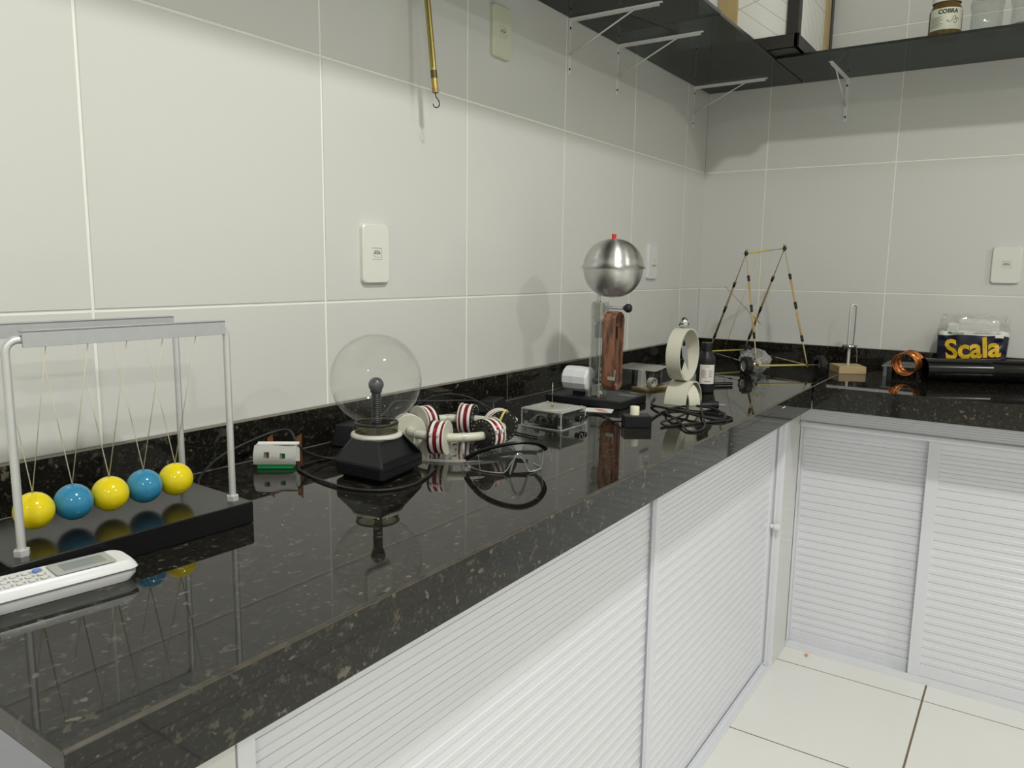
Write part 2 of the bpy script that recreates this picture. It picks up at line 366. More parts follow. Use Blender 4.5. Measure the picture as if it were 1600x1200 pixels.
# ------------------------------------------------------------------ worktops
def worktops():
    t = thing('granite_worktop', 'long speckled black granite worktop along the left wall', 'worktop', (-2.6897, 0, .8325))
    b = nb()
    # slab as L of top slab + front and end aprons, in coordinates of the root
    bx(b, 0, 2.6895, -.5785, -.002, .0475, .0675, bev=.0016)
    bx(b, 0, 2.107, -.5786, -.559, 0, .049, bev=.001)
    obj('slab', b, M['granite'], t)
    b = nb(); Y = -.5785; add_prism(b, [(Y-.0005, .0658), (Y+.0010, .0679), (Y+.0024, .0677), (Y, .0645)], 0, 2.107, 0, Matrix(((0, 0, 1), (1, 0, 0), (0, 1, 0)))); obj('edge_highlight', b, M['edge'], t)  # thin strip painting the highlight along the front top edge
    t = thing('granite_upstand', 'low black granite upstand strip along the foot of the left tiled wall', 'upstand', (-2.6897, 0, .8327))
    b = nb(); bx(b, 0, 1.3425, -.0195, -.002, .0675, .1366, bev=.001); bx(b, 1.3440, 2.6895, -.0195, -.002, .0675, .1366, bev=.001)
    obj('strip', b, M['granite'], t)
    b = nb(); bx(b, 1.3427, 1.3438, -.0197, -.002, .0676, .1366); obj('seam', b, M['joint'], t)
    b = nb(); bx(b, 0, 2.6895, -.0206, -.0195, .0674, .0682); obj('sealant', b, M['joint'], t)
    b = nb(); bx(b, 0, 2.6895, -.0193, -.0025, .1362, .1369); obj('sawn_top', b, M['sawn'], t)
    t = thing('granite_worktop', 'speckled black granite worktop along the back wall, right of the corner', 'worktop', (0, -.5795, .8325))
    b = nb(); bx(b, -.5823, -.002, -1.9, -.0012, .0475, .0675, bev=.0016)
    bx(b, -.5825, -.563, -1.9, -.0005, 0, .049, bev=.001)
    obj('slab', b, M['granite'], t)
    b = nb(); bx(b, -.582, -.002, -.0013, .0009, .0655, .0679); obj('seam', b, M['joint'], t)
    t = thing('granite_upstand', 'low black granite upstand strip along the foot of the back tiled wall', 'upstand', (0, -.5795, .8327))
    b = nb(); bx(b, -.0195, -.002, -1.9, .5590, .0675, .1366, bev=.001); obj('strip', b, M['granite'], t)
    b = nb(); bx(b, -.0193, -.0025, -1.9, .5590, .1362, .1369); obj('sawn_top', b, M['sawn'], t)
worktops()
b = nb(); bx(b, -2.6888, -2.6735, -.557, -.01, .002, .8785); bx(b, -2.6896, -2.688, -.302, -.298, .002, .8785)
tag(obj('side_panel', b, M['grey_panel']), 'grey side panel closing the near end below the worktop', 'panel')

# ------------------------------------------------------------------ cabinets
RP = .0260
def rib_panel(L, H):
    """ribbed sheet, local x along length, z up, faces -y"""
    b = nb(); pr = [(0.0, 0.0)]; z = 0
    while z < H-1e-4:
        e = min(z+RP, H)
        for dz, dy in ((.0001, .0024), (.0009, .0024), (.0010, 0), (.0117, -.0011), (.0121, -.0011), (.0134, -.0002), (.0139, 0), (.0259, 0)):
            if z+dz < e: pr.append((dy, z+dz))
        z += RP
    pr.append((0, H))
    A = [b.verts.new((0, y, z)) for y, z in pr]; B = [b.verts.new((L, y, z)) for y, z in pr]
    for i in range(len(pr)-1): b.faces.new((A[i], B[i], B[i+1], A[i+1]))
    Ab = [b.verts.new((0, .006, z)) for z in (0, H)]; Bb = [b.verts.new((L, .006, z)) for z in (0, H)]
    b.faces.new((Ab[0], Ab[1], Bb[1], Bb[0]))
    return b
def sliding_door(root, x0, x1, z0, z1, y, sw, knob=None, top=.012, bot=.03):
    d = bpy.data.objects.new('door', None); COL.objects.link(d); d.parent = root; d.location = (x0, y, z0)
    L, H = x1-x0, z1-z0
    b = nb()
    b.free()
    for a in (0, L-sw):
        b = nb(); bx(b, a, a+sw, -.004, .006, 0, H, bev=.0008)
        for k in range(1, 5): bx(b, a+sw*k/5-.0004, a+sw*k/5+.0004, -.0043, -.0035, .002, H-.002)
        obj('stile', b, M['alu_white'], d)
    b = nb(); bx(b, sw, L-sw, -.003, .006, 0, bot, bev=.0008)
    for k in range(1, 5): bx(b, sw, L-sw, -.0034, -.0025, bot*k/5-.0006, bot*k/5+.0006)
    obj('rail', b, M['alu_white'], d)
    b = nb(); bx(b, sw, L-sw, -.003, .006, H-top, H, bev=.0008)
    obj('rail', b, M['alu_white'], d)
    p = rib_panel(L-2*sw+.002, H-bot-top); o = obj('ribbed_panel', p, M['alu_white'], d); o.location = (sw-.001, .001, bot)
    if knob:
        b = nb(); add_lathe(b, [(0, 0), (.0070, 0), (.0070, .012), (.0105, .014), (.0105, .026), (.008, .029), (0, .029)], (knob[0]-x0, -.005, knob[1]-z0), Matrix.Rotation(PI/2, 3, 'X'), 20)
        obj('knob', b, M['white_paint'], d)
    return d
def cabinets():
    y0 = -.5135
    t = thing('sliding_door_cabinet', 'long white cabinet with two ribbed sliding doors under the left worktop', 'cabinet', (-2.512, y0, 0))
    b = nb(); L = 1.932
    bx(b, .002, .022, -.001, .06, 0, .832, bev=.0008); obj('jamb', b, M['alu_white'], t)
    DX = 1.054; b = nb(); bx(b, L-.016, L-.003, .016, .06, .010, .832); bx(b, L-.014, L-.002, -.002, .02, .0, .832, bev=.0008); bx(b, L-.020, L-.0155, .010, .018, .011, .832, bev=.0006)
    obj('jamb', b, M['alu_white'], t)
    b = nb(); bx(b, .022, L-.014, .0005, .055, .0003, .009); bx(b, .022, L-.014, -.0002, .0032, 0, .0125, bev=.0006); bx(b, .022, L-.018, .0185, .0205, .008, .020, bev=.0004); bx(b, .022, L-.018, .051, .0545, .008, .03)
    bx(b, .022, L-.014, .012, .016, .80, .832); bx(b, .022, L-.014, .052, .056, .80, .832)
    obj('track', b, M['alu_white'], t)
    b = nb(); bx(b, .022, L-.12, .058, .40, .03, .825); obj('carcass', b, M['dark'], t)  # dark body box, shade in its colour so the gaps go black
    sliding_door(t, .024, DX+.006, .013, .800, .0385, .022, top=.010)
    sliding_door(t, DX-.024, L-.022, .013, .800, .0270, .022, knob=(L-.033, .466), top=.010)
    # back run
    t = thing('sliding_door_cabinet', 'white cabinet with ribbed sliding doors under the back worktop', 'cabinet', (-.4166, -.5137, 0), -PI/2)
    L = 1.35
    b = nb(); prof = [(-.014, .832), (-.014, .800)]
    bx(b, 0, L, -.010, .05, .760, .832, bev=.001)
    for k in range(8): bx(b, .0, L, -.0108, -.008, .772+k*.0070, .7755+k*.0070)
    obj('fascia', b, M['alu_white'], t)
    b = nb(); bx(b, 0, L, -.0165, .0, .749, .7665, bev=.005); obj('lip', b, M['alu_lip'], t)
    b = nb(); bx(b, 0, L, 0, .052, 0, .014, bev=.0006); bx(b, 0, L, -.001, .003, 0, .022, bev=.0006); bx(b, 0, L, .024, .027, 0, .026)
    obj('track', b, M['alu_white'], t)
    b = nb(); bx(b, .001, .004, -.001, .05, .02, .78, bev=.0006); obj('jamb', b, M['alu_white'], t)
    b = nb(); bx(b, .001, L, .055, .38, .02, .825); obj('carcass', b, M['dark'], t)
    sliding_door(t, .004, .392, .014, .752, .030, .006, top=.034, bot=.040)
    sliding_door(t, .362, L-.01, .018, .752, .008, .032, top=.016, bot=.042)
cabinets()

# ------------------------------------------------------------------ glass shelves, brackets
def shelves():
    b = nb(); bx(b, -3.6, -.871, -.3485, -.004, 1.886, 1.894)
    def edge(t, *a):
        b = nb(); bx(b, *a); obj('edge', b, M['smoked_edge'], t)
    t = thing('glass_shelf', 'smoked glass shelf panel on the left wall holding the dark box', 'shelf', (0, 0, 0), 0, 'smoked glass shelves')
    obj('pane', b, M['smoked'], t); edge(t, -3.6, -.871, -.3500, -.3485, 1.886, 1.894)
    t = thing('glass_shelf', 'smoked glass shelf panel on the left wall reaching into the corner', 'shelf', (0, 0, 0), 0, 'smoked glass shelves')
    b = nb(); bx(b, -.869, -.003, -.3455, -.004, 1.886, 1.894); obj('pane', b, M['smoked'], t)
    edge(t, -.869, -.367, -.3470, -.3455, 1.886, 1.894)
    t = thing('glass_shelf', 'smoked glass shelf on the back wall under the jars', 'shelf', (0, 0, 0), 0, 'smoked glass shelves')
    b = nb(); bx(b, -.3635, -.003, -1.9, -.3515, 1.886, 1.894); obj('pane', b, M['smoked'], t)
    edge(t, -.3650, -.3635, -1.9, -.3500, 1.886, 1.894); edge(t, -.3635, -.003, -.3515, -.3500, 1.886, 1.894)
shelves()
def bracket(loc, rotz, label, grp=None):
    t = thing('shelf_bracket', label, 'bracket', loc, rotz, grp)   # local: wall at y=0, arm along -y, top at z=0
    b = nb(); bx(b, -.006, .006, -.0025, -.0003, -.142, 0, bev=.0004); obj('wall_strap', b, M['white_paint'], t)
    b = nb(); bx(b, -.006, .006, -.262, -.0025, -.0022, -.0002, bev=.0004); bx(b, -.0012, .0012, -.255, -.0025, -.010, -.002); obj('arm', b, M['white_paint'], t)
    b = nb(); add_cyl(b, (0, -.003, -.092), (0, -.190, -.006), .0022, n=8); obj('brace', b, M['white_paint'], t)
    for z in (-.024, -.128):
        b = nb(); add_cyl(b, (0, -.0024, z), (0, -.0034, z), .0034, n=12); obj('screw', b, M['hole'], t)
bracket((-1.047, 0, 1.8857), 0, 'white shelf bracket on the left wall, farthest from the corner', 'shelf brackets')
bracket((-.764, 0, 1.8857), 0, 'white shelf bracket on the left wall, middle one of three', 'shelf brackets')
bracket((-.149, 0, 1.8857), 0, 'white shelf bracket on the left wall, nearest the corner', 'shelf brackets')
bracket((0, -.490, 1.8857), -PI/2, 'white shelf bracket on the back wall, facing the counter', 'shelf brackets')

# ------------------------------------------------------------------ wall plates
def rrect(w_, h_, r, n=6):
    P = []
    for cx, cy, a in ((w_/2-r, h_/2-r, 0), (-w_/2+r, h_/2-r, PI/2), (-w_/2+r, -h_/2+r, PI), (w_/2-r, -h_/2+r, 1.5*PI)):
        for i in range(n+1): P.append((cx+r*math.cos(a+i*PI/2/n), cy+r*math.sin(a+i*PI/2/n)))
    return P
FACE = Matrix(((1, 0, 0), (0, 0, -1), (0, 1, 0)))      # plane xy -> xz, extrude z -> -y
def plate(loc, rotz, label, kind, m, grp=None, w_=.074, h_=.116):
    t = thing('wall_socket' if kind != 'switch' else 'light_switch', label, 'socket' if kind != 'switch' else 'switch', loc, rotz, grp)
    b = nb(); lv = [(1, 0), (1, .005), (.985, .0085), (.93, .0105)]; P = rrect(w_, h_, .010); rings = []
    for s, d in lv:
        rings.append([b.verts.new(FACE@V((x*s, y*(1-(1-s)*.6), d))) for x, y in P])
    for A, B in zip(rings, rings[1:]):
        for i in range(len(P)):
            f = b.faces.new((A[i], A[(i+1) % len(P)], B[(i+1) % len(P)], B[i])); f.smooth = True
    b.faces.new(rings[-1]); b.faces.new(rings[0][::-1]); obj('cover_plate', b, m, t)
    if kind == 'socket':
        b = nb(); add_box(b, (0, -.0108, 0), (.0245, .0012, .0215)); add_box(b, (0, -.0112, .0112), (.0255, .0012, .0012), mi=1); add_box(b, (.0125, -.0112, 0), (.001, .0012, .022), mi=1)
        obj('insert', b, [m, M['plate_shade']], t)
        hexa = [(-.0105, 0), (-.0065, .0068), (.0065, .0068), (.0105, 0), (.0065, -.0068), (-.0065, -.0068)]
        b = nb(); add_prism(b, hexa, .0110, .0118, 0, FACE); obj('recess', b, M['plate_shade'], t)
        b = nb(); add_prism(b, [(-.0095, -.0005), (.0095, -.0005), (.0060, -.0062), (-.0060, -.0062)], .0118, .0121, 0, FACE); obj('recess_floor', b, m, t)
        for x, z in ((-.0055, .0012), (0, -.0014), (.0055, .0012)):
            b = nb(); add_cyl(b, (x, -.0117, z), (x, -.0125, z), .0012, n=12); obj('hole', b, M['hole'], t)
    else:
        b = nb(); add_box(b, (.002, -.0125, 0), (.026, .006, .022), Matrix.Rotation(-.12, 3, 'X'), bev=.001); obj('rocker', b, M['plate_cream'], t)
plate((-1.795, 0, 1.2535), 0, 'white wall socket on the left wall above the plasma globe', 'socket', M['plate'], 'wall sockets')
plate((-1.371, 0, 1.7705), 0, 'cream wall socket high on the left wall beside the brass dynamometer', 'socket', M['plate_cream'], 'wall sockets')
plate((-.470, 0, 1.2560), 0, 'white light switch on the left wall beside the metal sphere', 'switch', M['remote'])
plate((0, -1.005, 1.2600), -PI/2, 'white wall socket on the back wall above the blue bag', 'socket', M['plate'], 'wall sockets', w_=.080)

# ------------------------------------------------------------------ dynamometer
def dynamometer():
    top = V((-1.682, -.033, 1.86)); bot = V((-1.6735, -.060, 1.5745)); d = (bot-top).normalized()
    t = thing('spring_dynamometer', 'brass tube dynamometer with a black hook hanging on the left wall', 'dynamometer', bot)
    up = -d; R = frame_of(up); L = (top-bot).length
    b = nb(); add_cyl(b, (0, 0, 0), up*(L), .0062, n=24); obj('tube', b, M['brass'], t)
    b = nb()
    for a in (-2.45,):
        o = R@V((.0064, 0, 0)); q = Matrix.Rotation(0, 3, 'Z')
    side = (V((-2.9187, -1.097, 1.2297))-bot); side = (side-up*side.dot(up)).normalized()
    add_box(b, side*.0061+up*(.048+(L-.05)/2), (.0012, .0012, L-.05), R); obj('slot', b, M['brass_dark'], t)
    b = nb(); add_cyl(b, up*.028, up*.043, .0066, n=24); obj('collar', b, M['brass_dark'], t)
    b = nb(); add_cyl(b, 0*up, up*.009, .0067, n=24); obj('end_cap', b, mat('end_cap_brass', (.42, .28, .10), .4, .6), t)
    b = nb(); wv = up.cross(side).normalized()
    pts = [up*.001, -up*.007, -up*.012+wv*.003, -up*.019+wv*.0058, -up*.026+wv*.0045, -up*.0285-wv*.0005, -up*.026-wv*.0055, -up*.021-wv*.0068]
    add_tube(b, pts, .0011, 8); obj('hook', b, M['black'], t)
    n_ = nb(); add_cyl(n_, up*(L-.004), up*(L-.004)+V((0, .033, 0)), .0015, n=8); obj('nail', n_, M['steel_dark'], t)
dynamometer()

# ------------------------------------------------------------------ newton cradle
def cradle():
    t = thing('newtons_cradle', "large newton's cradle with yellow and blue balls on a black base", 'cradle', (-2.449, -.1995, .9), math.radians(-2.3))
    b = nb(); bx(b, -.1405, .1405, -.082, .078, .0003, .0285, bev=.0012); obj('base', b, M['lacquer'], t)
    for yy, nm in ((-.058, 0), (.058, 1)):
        b = nb(); zt = .2515; r = .012
        pts = [(-.120, yy, .0285), (-.120, yy, zt-.02)]
        for i in range(7): a = PI-i*PI/12; pts.append((-.120+r+r*math.cos(a), yy, zt-r+r*math.sin(a)))
        for i in range(7): a = PI/2-i*PI/12; pts.append((.127-r+r*math.cos(a), yy, zt-r+r*math.sin(a)))
        pts += [(.127, yy, zt-.02), (.127, yy, .0285)]
        add_tube(b, pts, .0042, 14, k=1); obj('rod', b, M['alu'], t)
        b = nb(); s = -1
        bx(b, -.106, .122, yy+s*.0042, yy+s*.0068, .2435, .2605, bev=.0003); bx(b, -.106, .122, yy-s*.004, yy+s*.0068, .2582, .2608, bev=.0003)
        obj('top_bar', b, M['alu_brush'], t)
        for xx in (-.120, .127):
            b = nb(); add_lathe(b, [(.0045, .0284), (.0078, .0284), (.0078, .0350), (.0045, .0352)], (xx, yy, 0), None, 6, smooth=False); obj('nut', b, M['alu'], t)
    xs_ = [-2.5325, -2.4905, -2.4485, -2.4065, -2.3650]; inv = rz(math.radians(2.3))
    for i, x in enumerate(xs_):
        lx = x+2.449; c = V((lx, 0, .0555))
        b = nb(); add_sphere(b, (0, 0, 0), .0209, 48)
        o = obj('ball', b, M['yellow'] if i % 2 == 0 else M['blue'], t, label=('yellow' if i % 2 == 0 else 'blue')+' ball'); o.location = c
        b = nb(); add_cyl(b, (0, 0, .0206), (0, 0, .0222), .0011, n=10); e = obj('eyelet', b, M['steel_dark'], o)
        for s in (-1, 1):
            b = nb(); add_cyl(b, (lx, s*.0005, .0775), (lx, s*.0615, .2445), .0006, n=6); obj('string', b, M['string'], t)
cradle()

# ------------------------------------------------------------------ remote control
def remote():
    p0 = V((-2.6215, -.3255, .9)); p1 = V((-2.4965, -.3440, .9)); ax = (p1-p0).normalized(); ang = math.atan2(ax.y, ax.x)
    t = thing('remote_control', 'white remote control with grey screen lying before the cradle base', 'remote control', (p1.x, p1.y, .9003), ang)
    # local: x from -L..0 along body, y from 0 (front) to W, z height
    L = .158; W = .050
    def body(z0, z1, ins0, ins1, curve):
        b = nb(); N = 14; top = []; bo = []
        def outline(ins, z):
            P = []
            for x, y in rrect(L-2*ins, W-2*ins, .010, 5): P.append((x-L/2, y+W/2, z))
            return P
        A = outline(ins0, z0); B = outline(ins0*.3+ins1*.7, z0+(z1-z0)*.75); Cc = outline(ins1+.0015, z1)
        def bend(p): return V((p[0], p[1], p[2]-curve*max(0, (p[0]+.022)/.022)**2))
        rings = [[b.verts.new(bend(p) if k else V(p)) for p in R_] for k, R_ in enumerate((A, B, Cc))]
        for X, Y in zip(rings, rings[1:]):
            for i in range(len(X)):
                f = b.faces.new((X[i], X[(i+1) % len(X)], Y[(i+1) % len(X)], Y[i])); f.smooth = True
        b.faces.new(rings[0][::-1]); b.faces.new(rings[-1]); return b
    obj('lower_shell', body(0, .0125, .006, .0005, .004), M['remote'], t)
    b = nb()
    for x, y in (): pass
    bx(b, -L+.002, -.006, .0012, W-.0012, .0118, .0140); obj('seam_line', b, M['remote_gap'], t)
    o = obj('upper_shell', body(.0138, .0235, .0002, .003, .004), M['remote'], t)
    zt = .0236
    b = nb(); add_prism(b, [(x-.049, y+W/2) for x, y in rrect(.056, .036, .002)], zt, zt+.0005); obj('screen_bezel', b, M['lcd_frame'], t)
    b = nb(); add_prism(b, [(x-.048, y+W/2) for x, y in rrect(.040, .021, .001)], zt+.0005, zt+.0009); obj('screen', b, M['lcd'], t)
    for i in range(6):
        for j in range(3):
            x = -.087-i*.0105; y = .0125+j*.0115
            b = nb(); add_prism(b, [(u+x, v+y) for u, v in rrect(.0052, .0062, .0015, 3)], zt, zt+.0011)
            m = M['button']
            if i == 0 and j == 2: b.free(); b = nb(); add_prism(b, [(x+.0042*math.cos(a*PI/8), y+.0042*math.sin(a*PI/8)) for a in range(16)], zt, zt+.0013); m = M['button_blue']
            obj('button', b, m, t, label='blue button' if m is M['button_blue'] else None)
    b = nb()
    for i in range(6):
        for j in range(3):
            x = -.0822-i*.0105; y = .0125+j*.0115
            bx(b, x-.0004, x+.0004, y-.0025, y+.0024, zt, zt+.0003); bx(b, x-.0018, x-.0013, y-.0015, y+.0028, zt, zt+.0003)
    obj('key_legend', b, M['lcd_frame'], t)
    b = nb(); bx(b, -L-.0008, -.130, -.0006, W+.0006, -.0001, .0243, bev=.002); obj('tape_band', b, M['brown'], t, label='brown tape over the near end')
remote()

# ------------------------------------------------------------------ plasma globe
def globe():
    cx, cy = -2.035, -.2375
    t = thing('plasma_globe', 'clear glass plasma globe on a faceted black base', 'lamp', (cx, cy, .9))
    N_ = V((-.064, -.073, 0)); Rr = V((.072, -.048, 0)); Lf = V((-.068, .040, 0)); Bk = V((.066, .066, 0))
    def chamf(s, c=.16):
        q = [N_*s, Rr*s, Bk*s, Lf*s]; P = []
        for i in range(4):
            a, p, n = q[i-1], q[i], q[(i+1) % 4]; cc = c if i != 0 else .03
            P += [p+(a-p)*cc, p+(n-p)*cc]
        return P
    b = nb(); lv = [(.80, .0), (.86, .006), (1, .010), (1, .0185), (.992, .0190), (.992, .0200), (1, .0205), (1, .029), (.60, .060), (.58, .0608)]
    rings = [[b.verts.new((p.x, p.y, z)) for p in chamf(s)] for s, z in lv]
    n = 8
    for A, B in zip(rings, rings[1:]):
        for i in range(n): b.faces.new((A[i], A[(i+1) % n], B[(i+1) % n], B[i]))
    b.faces.new(rings[0][::-1]); b.faces.new(rings[-1])
    # pocket in the sloped right-hand face
    b.faces.ensure_lookup_table()
    cand = None
    for f in b.faces:
        c = f.calc_center_median()
        if .035 < c.z < .055 and c.y < -.04 and c.x > -.02 and c.x < .03 and len(f.verts) == 4: cand = f
    if cand:
        r_ = bmesh.ops.inset_region(b, faces=[cand], thickness=.011)
        nrm = V((.18, -.98, 0))
        for v in cand.verts: v.co -= V((nrm.x, nrm.y, 0)).normalized()*.016*(1 if v.co.z < .045 else .35)
    bmesh.ops.recalc_face_normals(b, faces=list(b.faces))
    bmesh.ops.bevel(b, geom=[e for e in b.edges if e.is_manifold and e.calc_face_angle(0) > .5], offset=.0012, segments=2, affect='EDGES')
    obj('base', b, M['black'], t)
    b = nb(); add_lathe(b, [(.037, .0595), (.041, .0600), (.0415, .0625), (.040, .0655), (.0365, .0668), (.034, .0665)], n=48); obj('trim_ring', b, mat('pale_ring', (.62, .63, .58), .25), t)
    b = nb(); add_lathe(b, [(.0345, .062), (.0345, .078), (.0335, .0805)], n=48); obj('collar', b, M['collar'], t)
    b = nb(); add_lathe(b, [(.034, .0795), (.0352, .0800), (.0355, .0815), (.0345, .0830), (.031, .0832)], n=48); obj('gasket', b, M['black_soft'], t)
    b = nb(); R = .0722; zc = .1510; a0 = math.asin(.031/R)
    pr = []
    for i in range(41):
        a = a0+(PI-a0)*i/40; pr.append((R*math.sin(a), zc-R*math.cos(a)))
    pr[-1] = (0, zc+R)
    add_lathe(b, pr, n=72); obj('glass_sphere', b, M['glass'], t)
    b = nb(); add_cyl(b, (0, 0, .0610), (0, 0, .130), .0072, n=20)
    for k in range(14): add_lathe(b, [(.0072, -.0012), (.0082, 0), (.0072, .0012)], (0, 0, .082+k*.0034), n=20)
    add_lathe(b, [(.007, .128), (.0095, .132), (.0095, .134)], n=20)
    obj('electrode_stem', b, mat('electrode_grey', (.045, .048, .055), .3, .3), t)
    b = nb(); add_sphere(b, (0, 0, .1425), .0122, 32); obj('electrode_ball', b, mat('electrode_ball', (.085, .09, .10), .28, .4), t)
globe()

# ------------------------------------------------------------------ cables
def cable(name, label, pts, r=.0022, cat='cable', m='black_soft'):
    p0 = V(pts[len(pts)//2]); t = nb(); add_tube(t, [V(p)-p0 for p in pts], r, 10, k=8); o = obj(name, t, M[m]); o.location = p0; tag(o, label, cat, 'black cables on the worktop' if cat == 'cable' else None); return o
Z0 = .9026
cable('power_cable', 'black power cable of the plasma globe curling over the green base', [(-1.992, -.178, .914), (-2.025, -.150, .906), (-2.045, -.128, .908), (-2.075, -.118, .921), (-2.088, -.108, .939), (-2.072, -.07, .952), (-2.088, -.048, .949), (-2.14, -.040, .937), (-2.19, -.040, .923), (-2.235, -.060, .9075), (-2.26, -.09, Z0)])
cable('power_cable', 'black cable looping around the front of the plasma globe', [(-1.955, -.088, .908), (-2.0, -.118, Z0), (-2.062, -.118, Z0), (-2.10, -.125, Z0), (-2.118, -.16, Z0), (-2.130, -.205, Z0), (-2.137, -.260, Z0), (-2.130, -.300, Z0), (-2.108, -.328, Z0), (-2.066, -.340, Z0), (-2.02, -.328, Z0), (-1.975, -.308, Z0)])
cable('power_cable', 'black cable rising behind the glass globe and over the wound coils', [(-1.962, -.095, .915), (-1.93, -.11, .935), (-1.885, -.115, .962), (-1.84, -.095, .972), (-1.79, -.085, .966), (-1.74, -.12, .963), (-1.70, -.15, .962), (-1.66, -.165, .953), (-1.63, -.19, .915), (-1.60, -.207, Z0), (-1.59, -.214, Z0)], .0019)
cable('power_cable', 'black cable arching against the granite upstand behind the coils', [(-1.75, -.05, .935), (-1.68, -.045, .953), (-1.63, -.06, .957), (-1.60, -.09, .950), (-1.575, -.12, .930), (-1.56, -.15, .908), (-1.62, -.2, Z0), (-1.655, -.25, Z0), (-1.665, -.31, Z0)], .0019)
cable('power_cable', 'black cable running from the sphere generator to the switch box', [(-1.470, -.224, .910), (-1.43, -.23, .924), (-1.40, -.245, .919), (-1.385, -.262, .905), (-1.375, -.29, Z0), (-1.40, -.33, Z0), (-1.43, -.355, Z0), (-1.445, -.385, .908)], .0019)
cable('power_cable', 'long black mains cable coiled loosely between the switch box and the white arch', [(-1.415, -.432, .908), (-1.34, -.41, Z0), (-1.25, -.40, Z0), (-1.21, -.425, Z0), (-1.20, -.47, Z0), (-1.215, -.53, Z0), (-1.235, -.556, Z0), (-1.275, -.550, Z0), (-1.33, -.515, Z0), (-1.40, -.475, Z0), (-1.395, -.455, Z0+.004), (-1.33, -.46, Z0+.004), (-1.25, -.455, Z0+.004), (-1.17, -.425, Z0+.003), (-1.165, -.405, Z0), (-1.215, -.395, Z0), (-1.285, -.42, Z0+.005), (-1.375, -.49, Z0+.004), (-1.425, -.525, Z0), (-1.41, -.545, Z0), (-1.35, -.535, Z0), (-1.27, -.50, Z0+.006), (-1.20, -.47, Z0+.008), (-1.155, -.455, .907)], .0023)
cable('power_cable', 'black cable with a bare cut end lying before the white arch', [(-1.150, -.330, .909), (-1.185, -.338, .905), (-1.215, -.362, .9065), (-1.24, -.40, .909), (-1.262, -.455, .909), (-1.285, -.505, .9075), (-1.27, -.545, .905), (-1.235, -.538, .9078), (-1.20, -.50, .9135), (-1.175, -.45, .911)], .0030)
def plug():
    a = V((-1.152, -.452, .910)); d = (V((-1.115, -.497, .910))-a).normalized()
    t = thing('mains_plug', 'black mains plug with three metal pins beside the white arch', 'plug', a)
    b = nb(); add_cyl(b, (0, 0, 0), d*.022, .0052, .0088, n=20); add_cyl(b, d*.022, d*.041, .0088, .0092, n=20); obj('plug_body', b, M['black'], t)
    s = d.cross(V((0, 0, 1)))
    for k in (-1, 0, 1):
        b = nb(); add_cyl(b, d*.041+s*.006*k, d*.060+s*.006*k, .0016, n=12); obj('pin', b, M['chrome'], t)
plug()
def adapter(name, label, c, s, rot, tilt=0):
    b = nb(); add_box(b, (0, 0, s[2]/2), s, None, bev=.003)
    for v in b.verts:
        if v.co.z > s[2]*.6: v.co.x *= .78; v.co.y *= .82
    o = obj(name, b, M['black']); o.location = c; o.rotation_euler = (tilt, 0, rot); tag(o, label, 'adapter', 'black power adapters')
adapter('power_adapter', 'black power adapter block behind the plasma globe', (-1.918, -.062, .9004), (.075, .048, .040), .25)
adapter('power_adapter', 'black wedge power adapter by the upstand behind the coils', (-1.475, -.062, .9004), (.10, .05, .026), .3)

# ------------------------------------------------------------------ rolled paper viewer
def viewer():
    p = V((-2.118, -.094, .9)); ang = math.atan2(-.043, .033)+.0
    t = thing('paper_viewer', 'white card tube with two square windows on a green base', 'card model', p, ang)
    b = nb(); bx(b, -.031, .027, -.006, .012, .0003, .0085, bev=.0012); obj('base', b, M['green'], t)
    # curved card front, with two windows, bulging toward -y
    b = nb(); nx, nz = 24, 14; W_ = .068; H_ = .030; z0 = .0085
    def P(u, v, off=0):
        x = -W_/2+W_*u; z = z0+H_*v; y = -.008-.004*math.sin(PI*v)+off+.010*v*v
        return (x-.002, y, z+.002*math.sin(6*u)*v)
    g = [[b.verts.new(P(i/nx, j/nz)) for j in range(nz+1)] for i in range(nx+1)]
    for i in range(nx):
        for j in range(nz):
            if j in (5, 6, 7, 8) and (i in (6, 7, 8) or i in (15, 16, 17)): continue
            f = b.faces.new((g[i][j], g[i+1][j], g[i+1][j+1], g[i][j+1])); f.smooth = True
    bmesh.ops.solidify(b, geom=list(b.faces), thickness=.0005); obj('front_card', b, M['paper'], t)
    b = nb(); bx(b, -W_/2+.001, W_/2, .012, .0126, .009, .042)
    bx(b, -W_/2+.001, W_/2, .001, .012, .0395, .0401); obj('back_card', b, M['paper'], t)
    b = nb(); add_box(b, (-.011, .004, .023), (.014, .001, .015)); obj('window_backing', b, M['copper_strip'], t, label='brown sheet behind the left window')
    b = nb(); add_box(b, (.014, .004, .023), (.014, .001, .015)); obj('window_backing', b, M['green_dark'], t, label='green sheet behind the right window')
    for x, y, h in ((-.014, .016, .054), (.033, .016, .055)):
        b = nb(); A = [(x-.0045, 0), (x+.0045, 0), (x+.0045, h), (x-.0045, h-.007)]
        add_prism(b, A, 0, .0012, 0, FACE, (0, y, .0004)); obj('copper_strip', b, M['copper_strip'], t)
viewer()

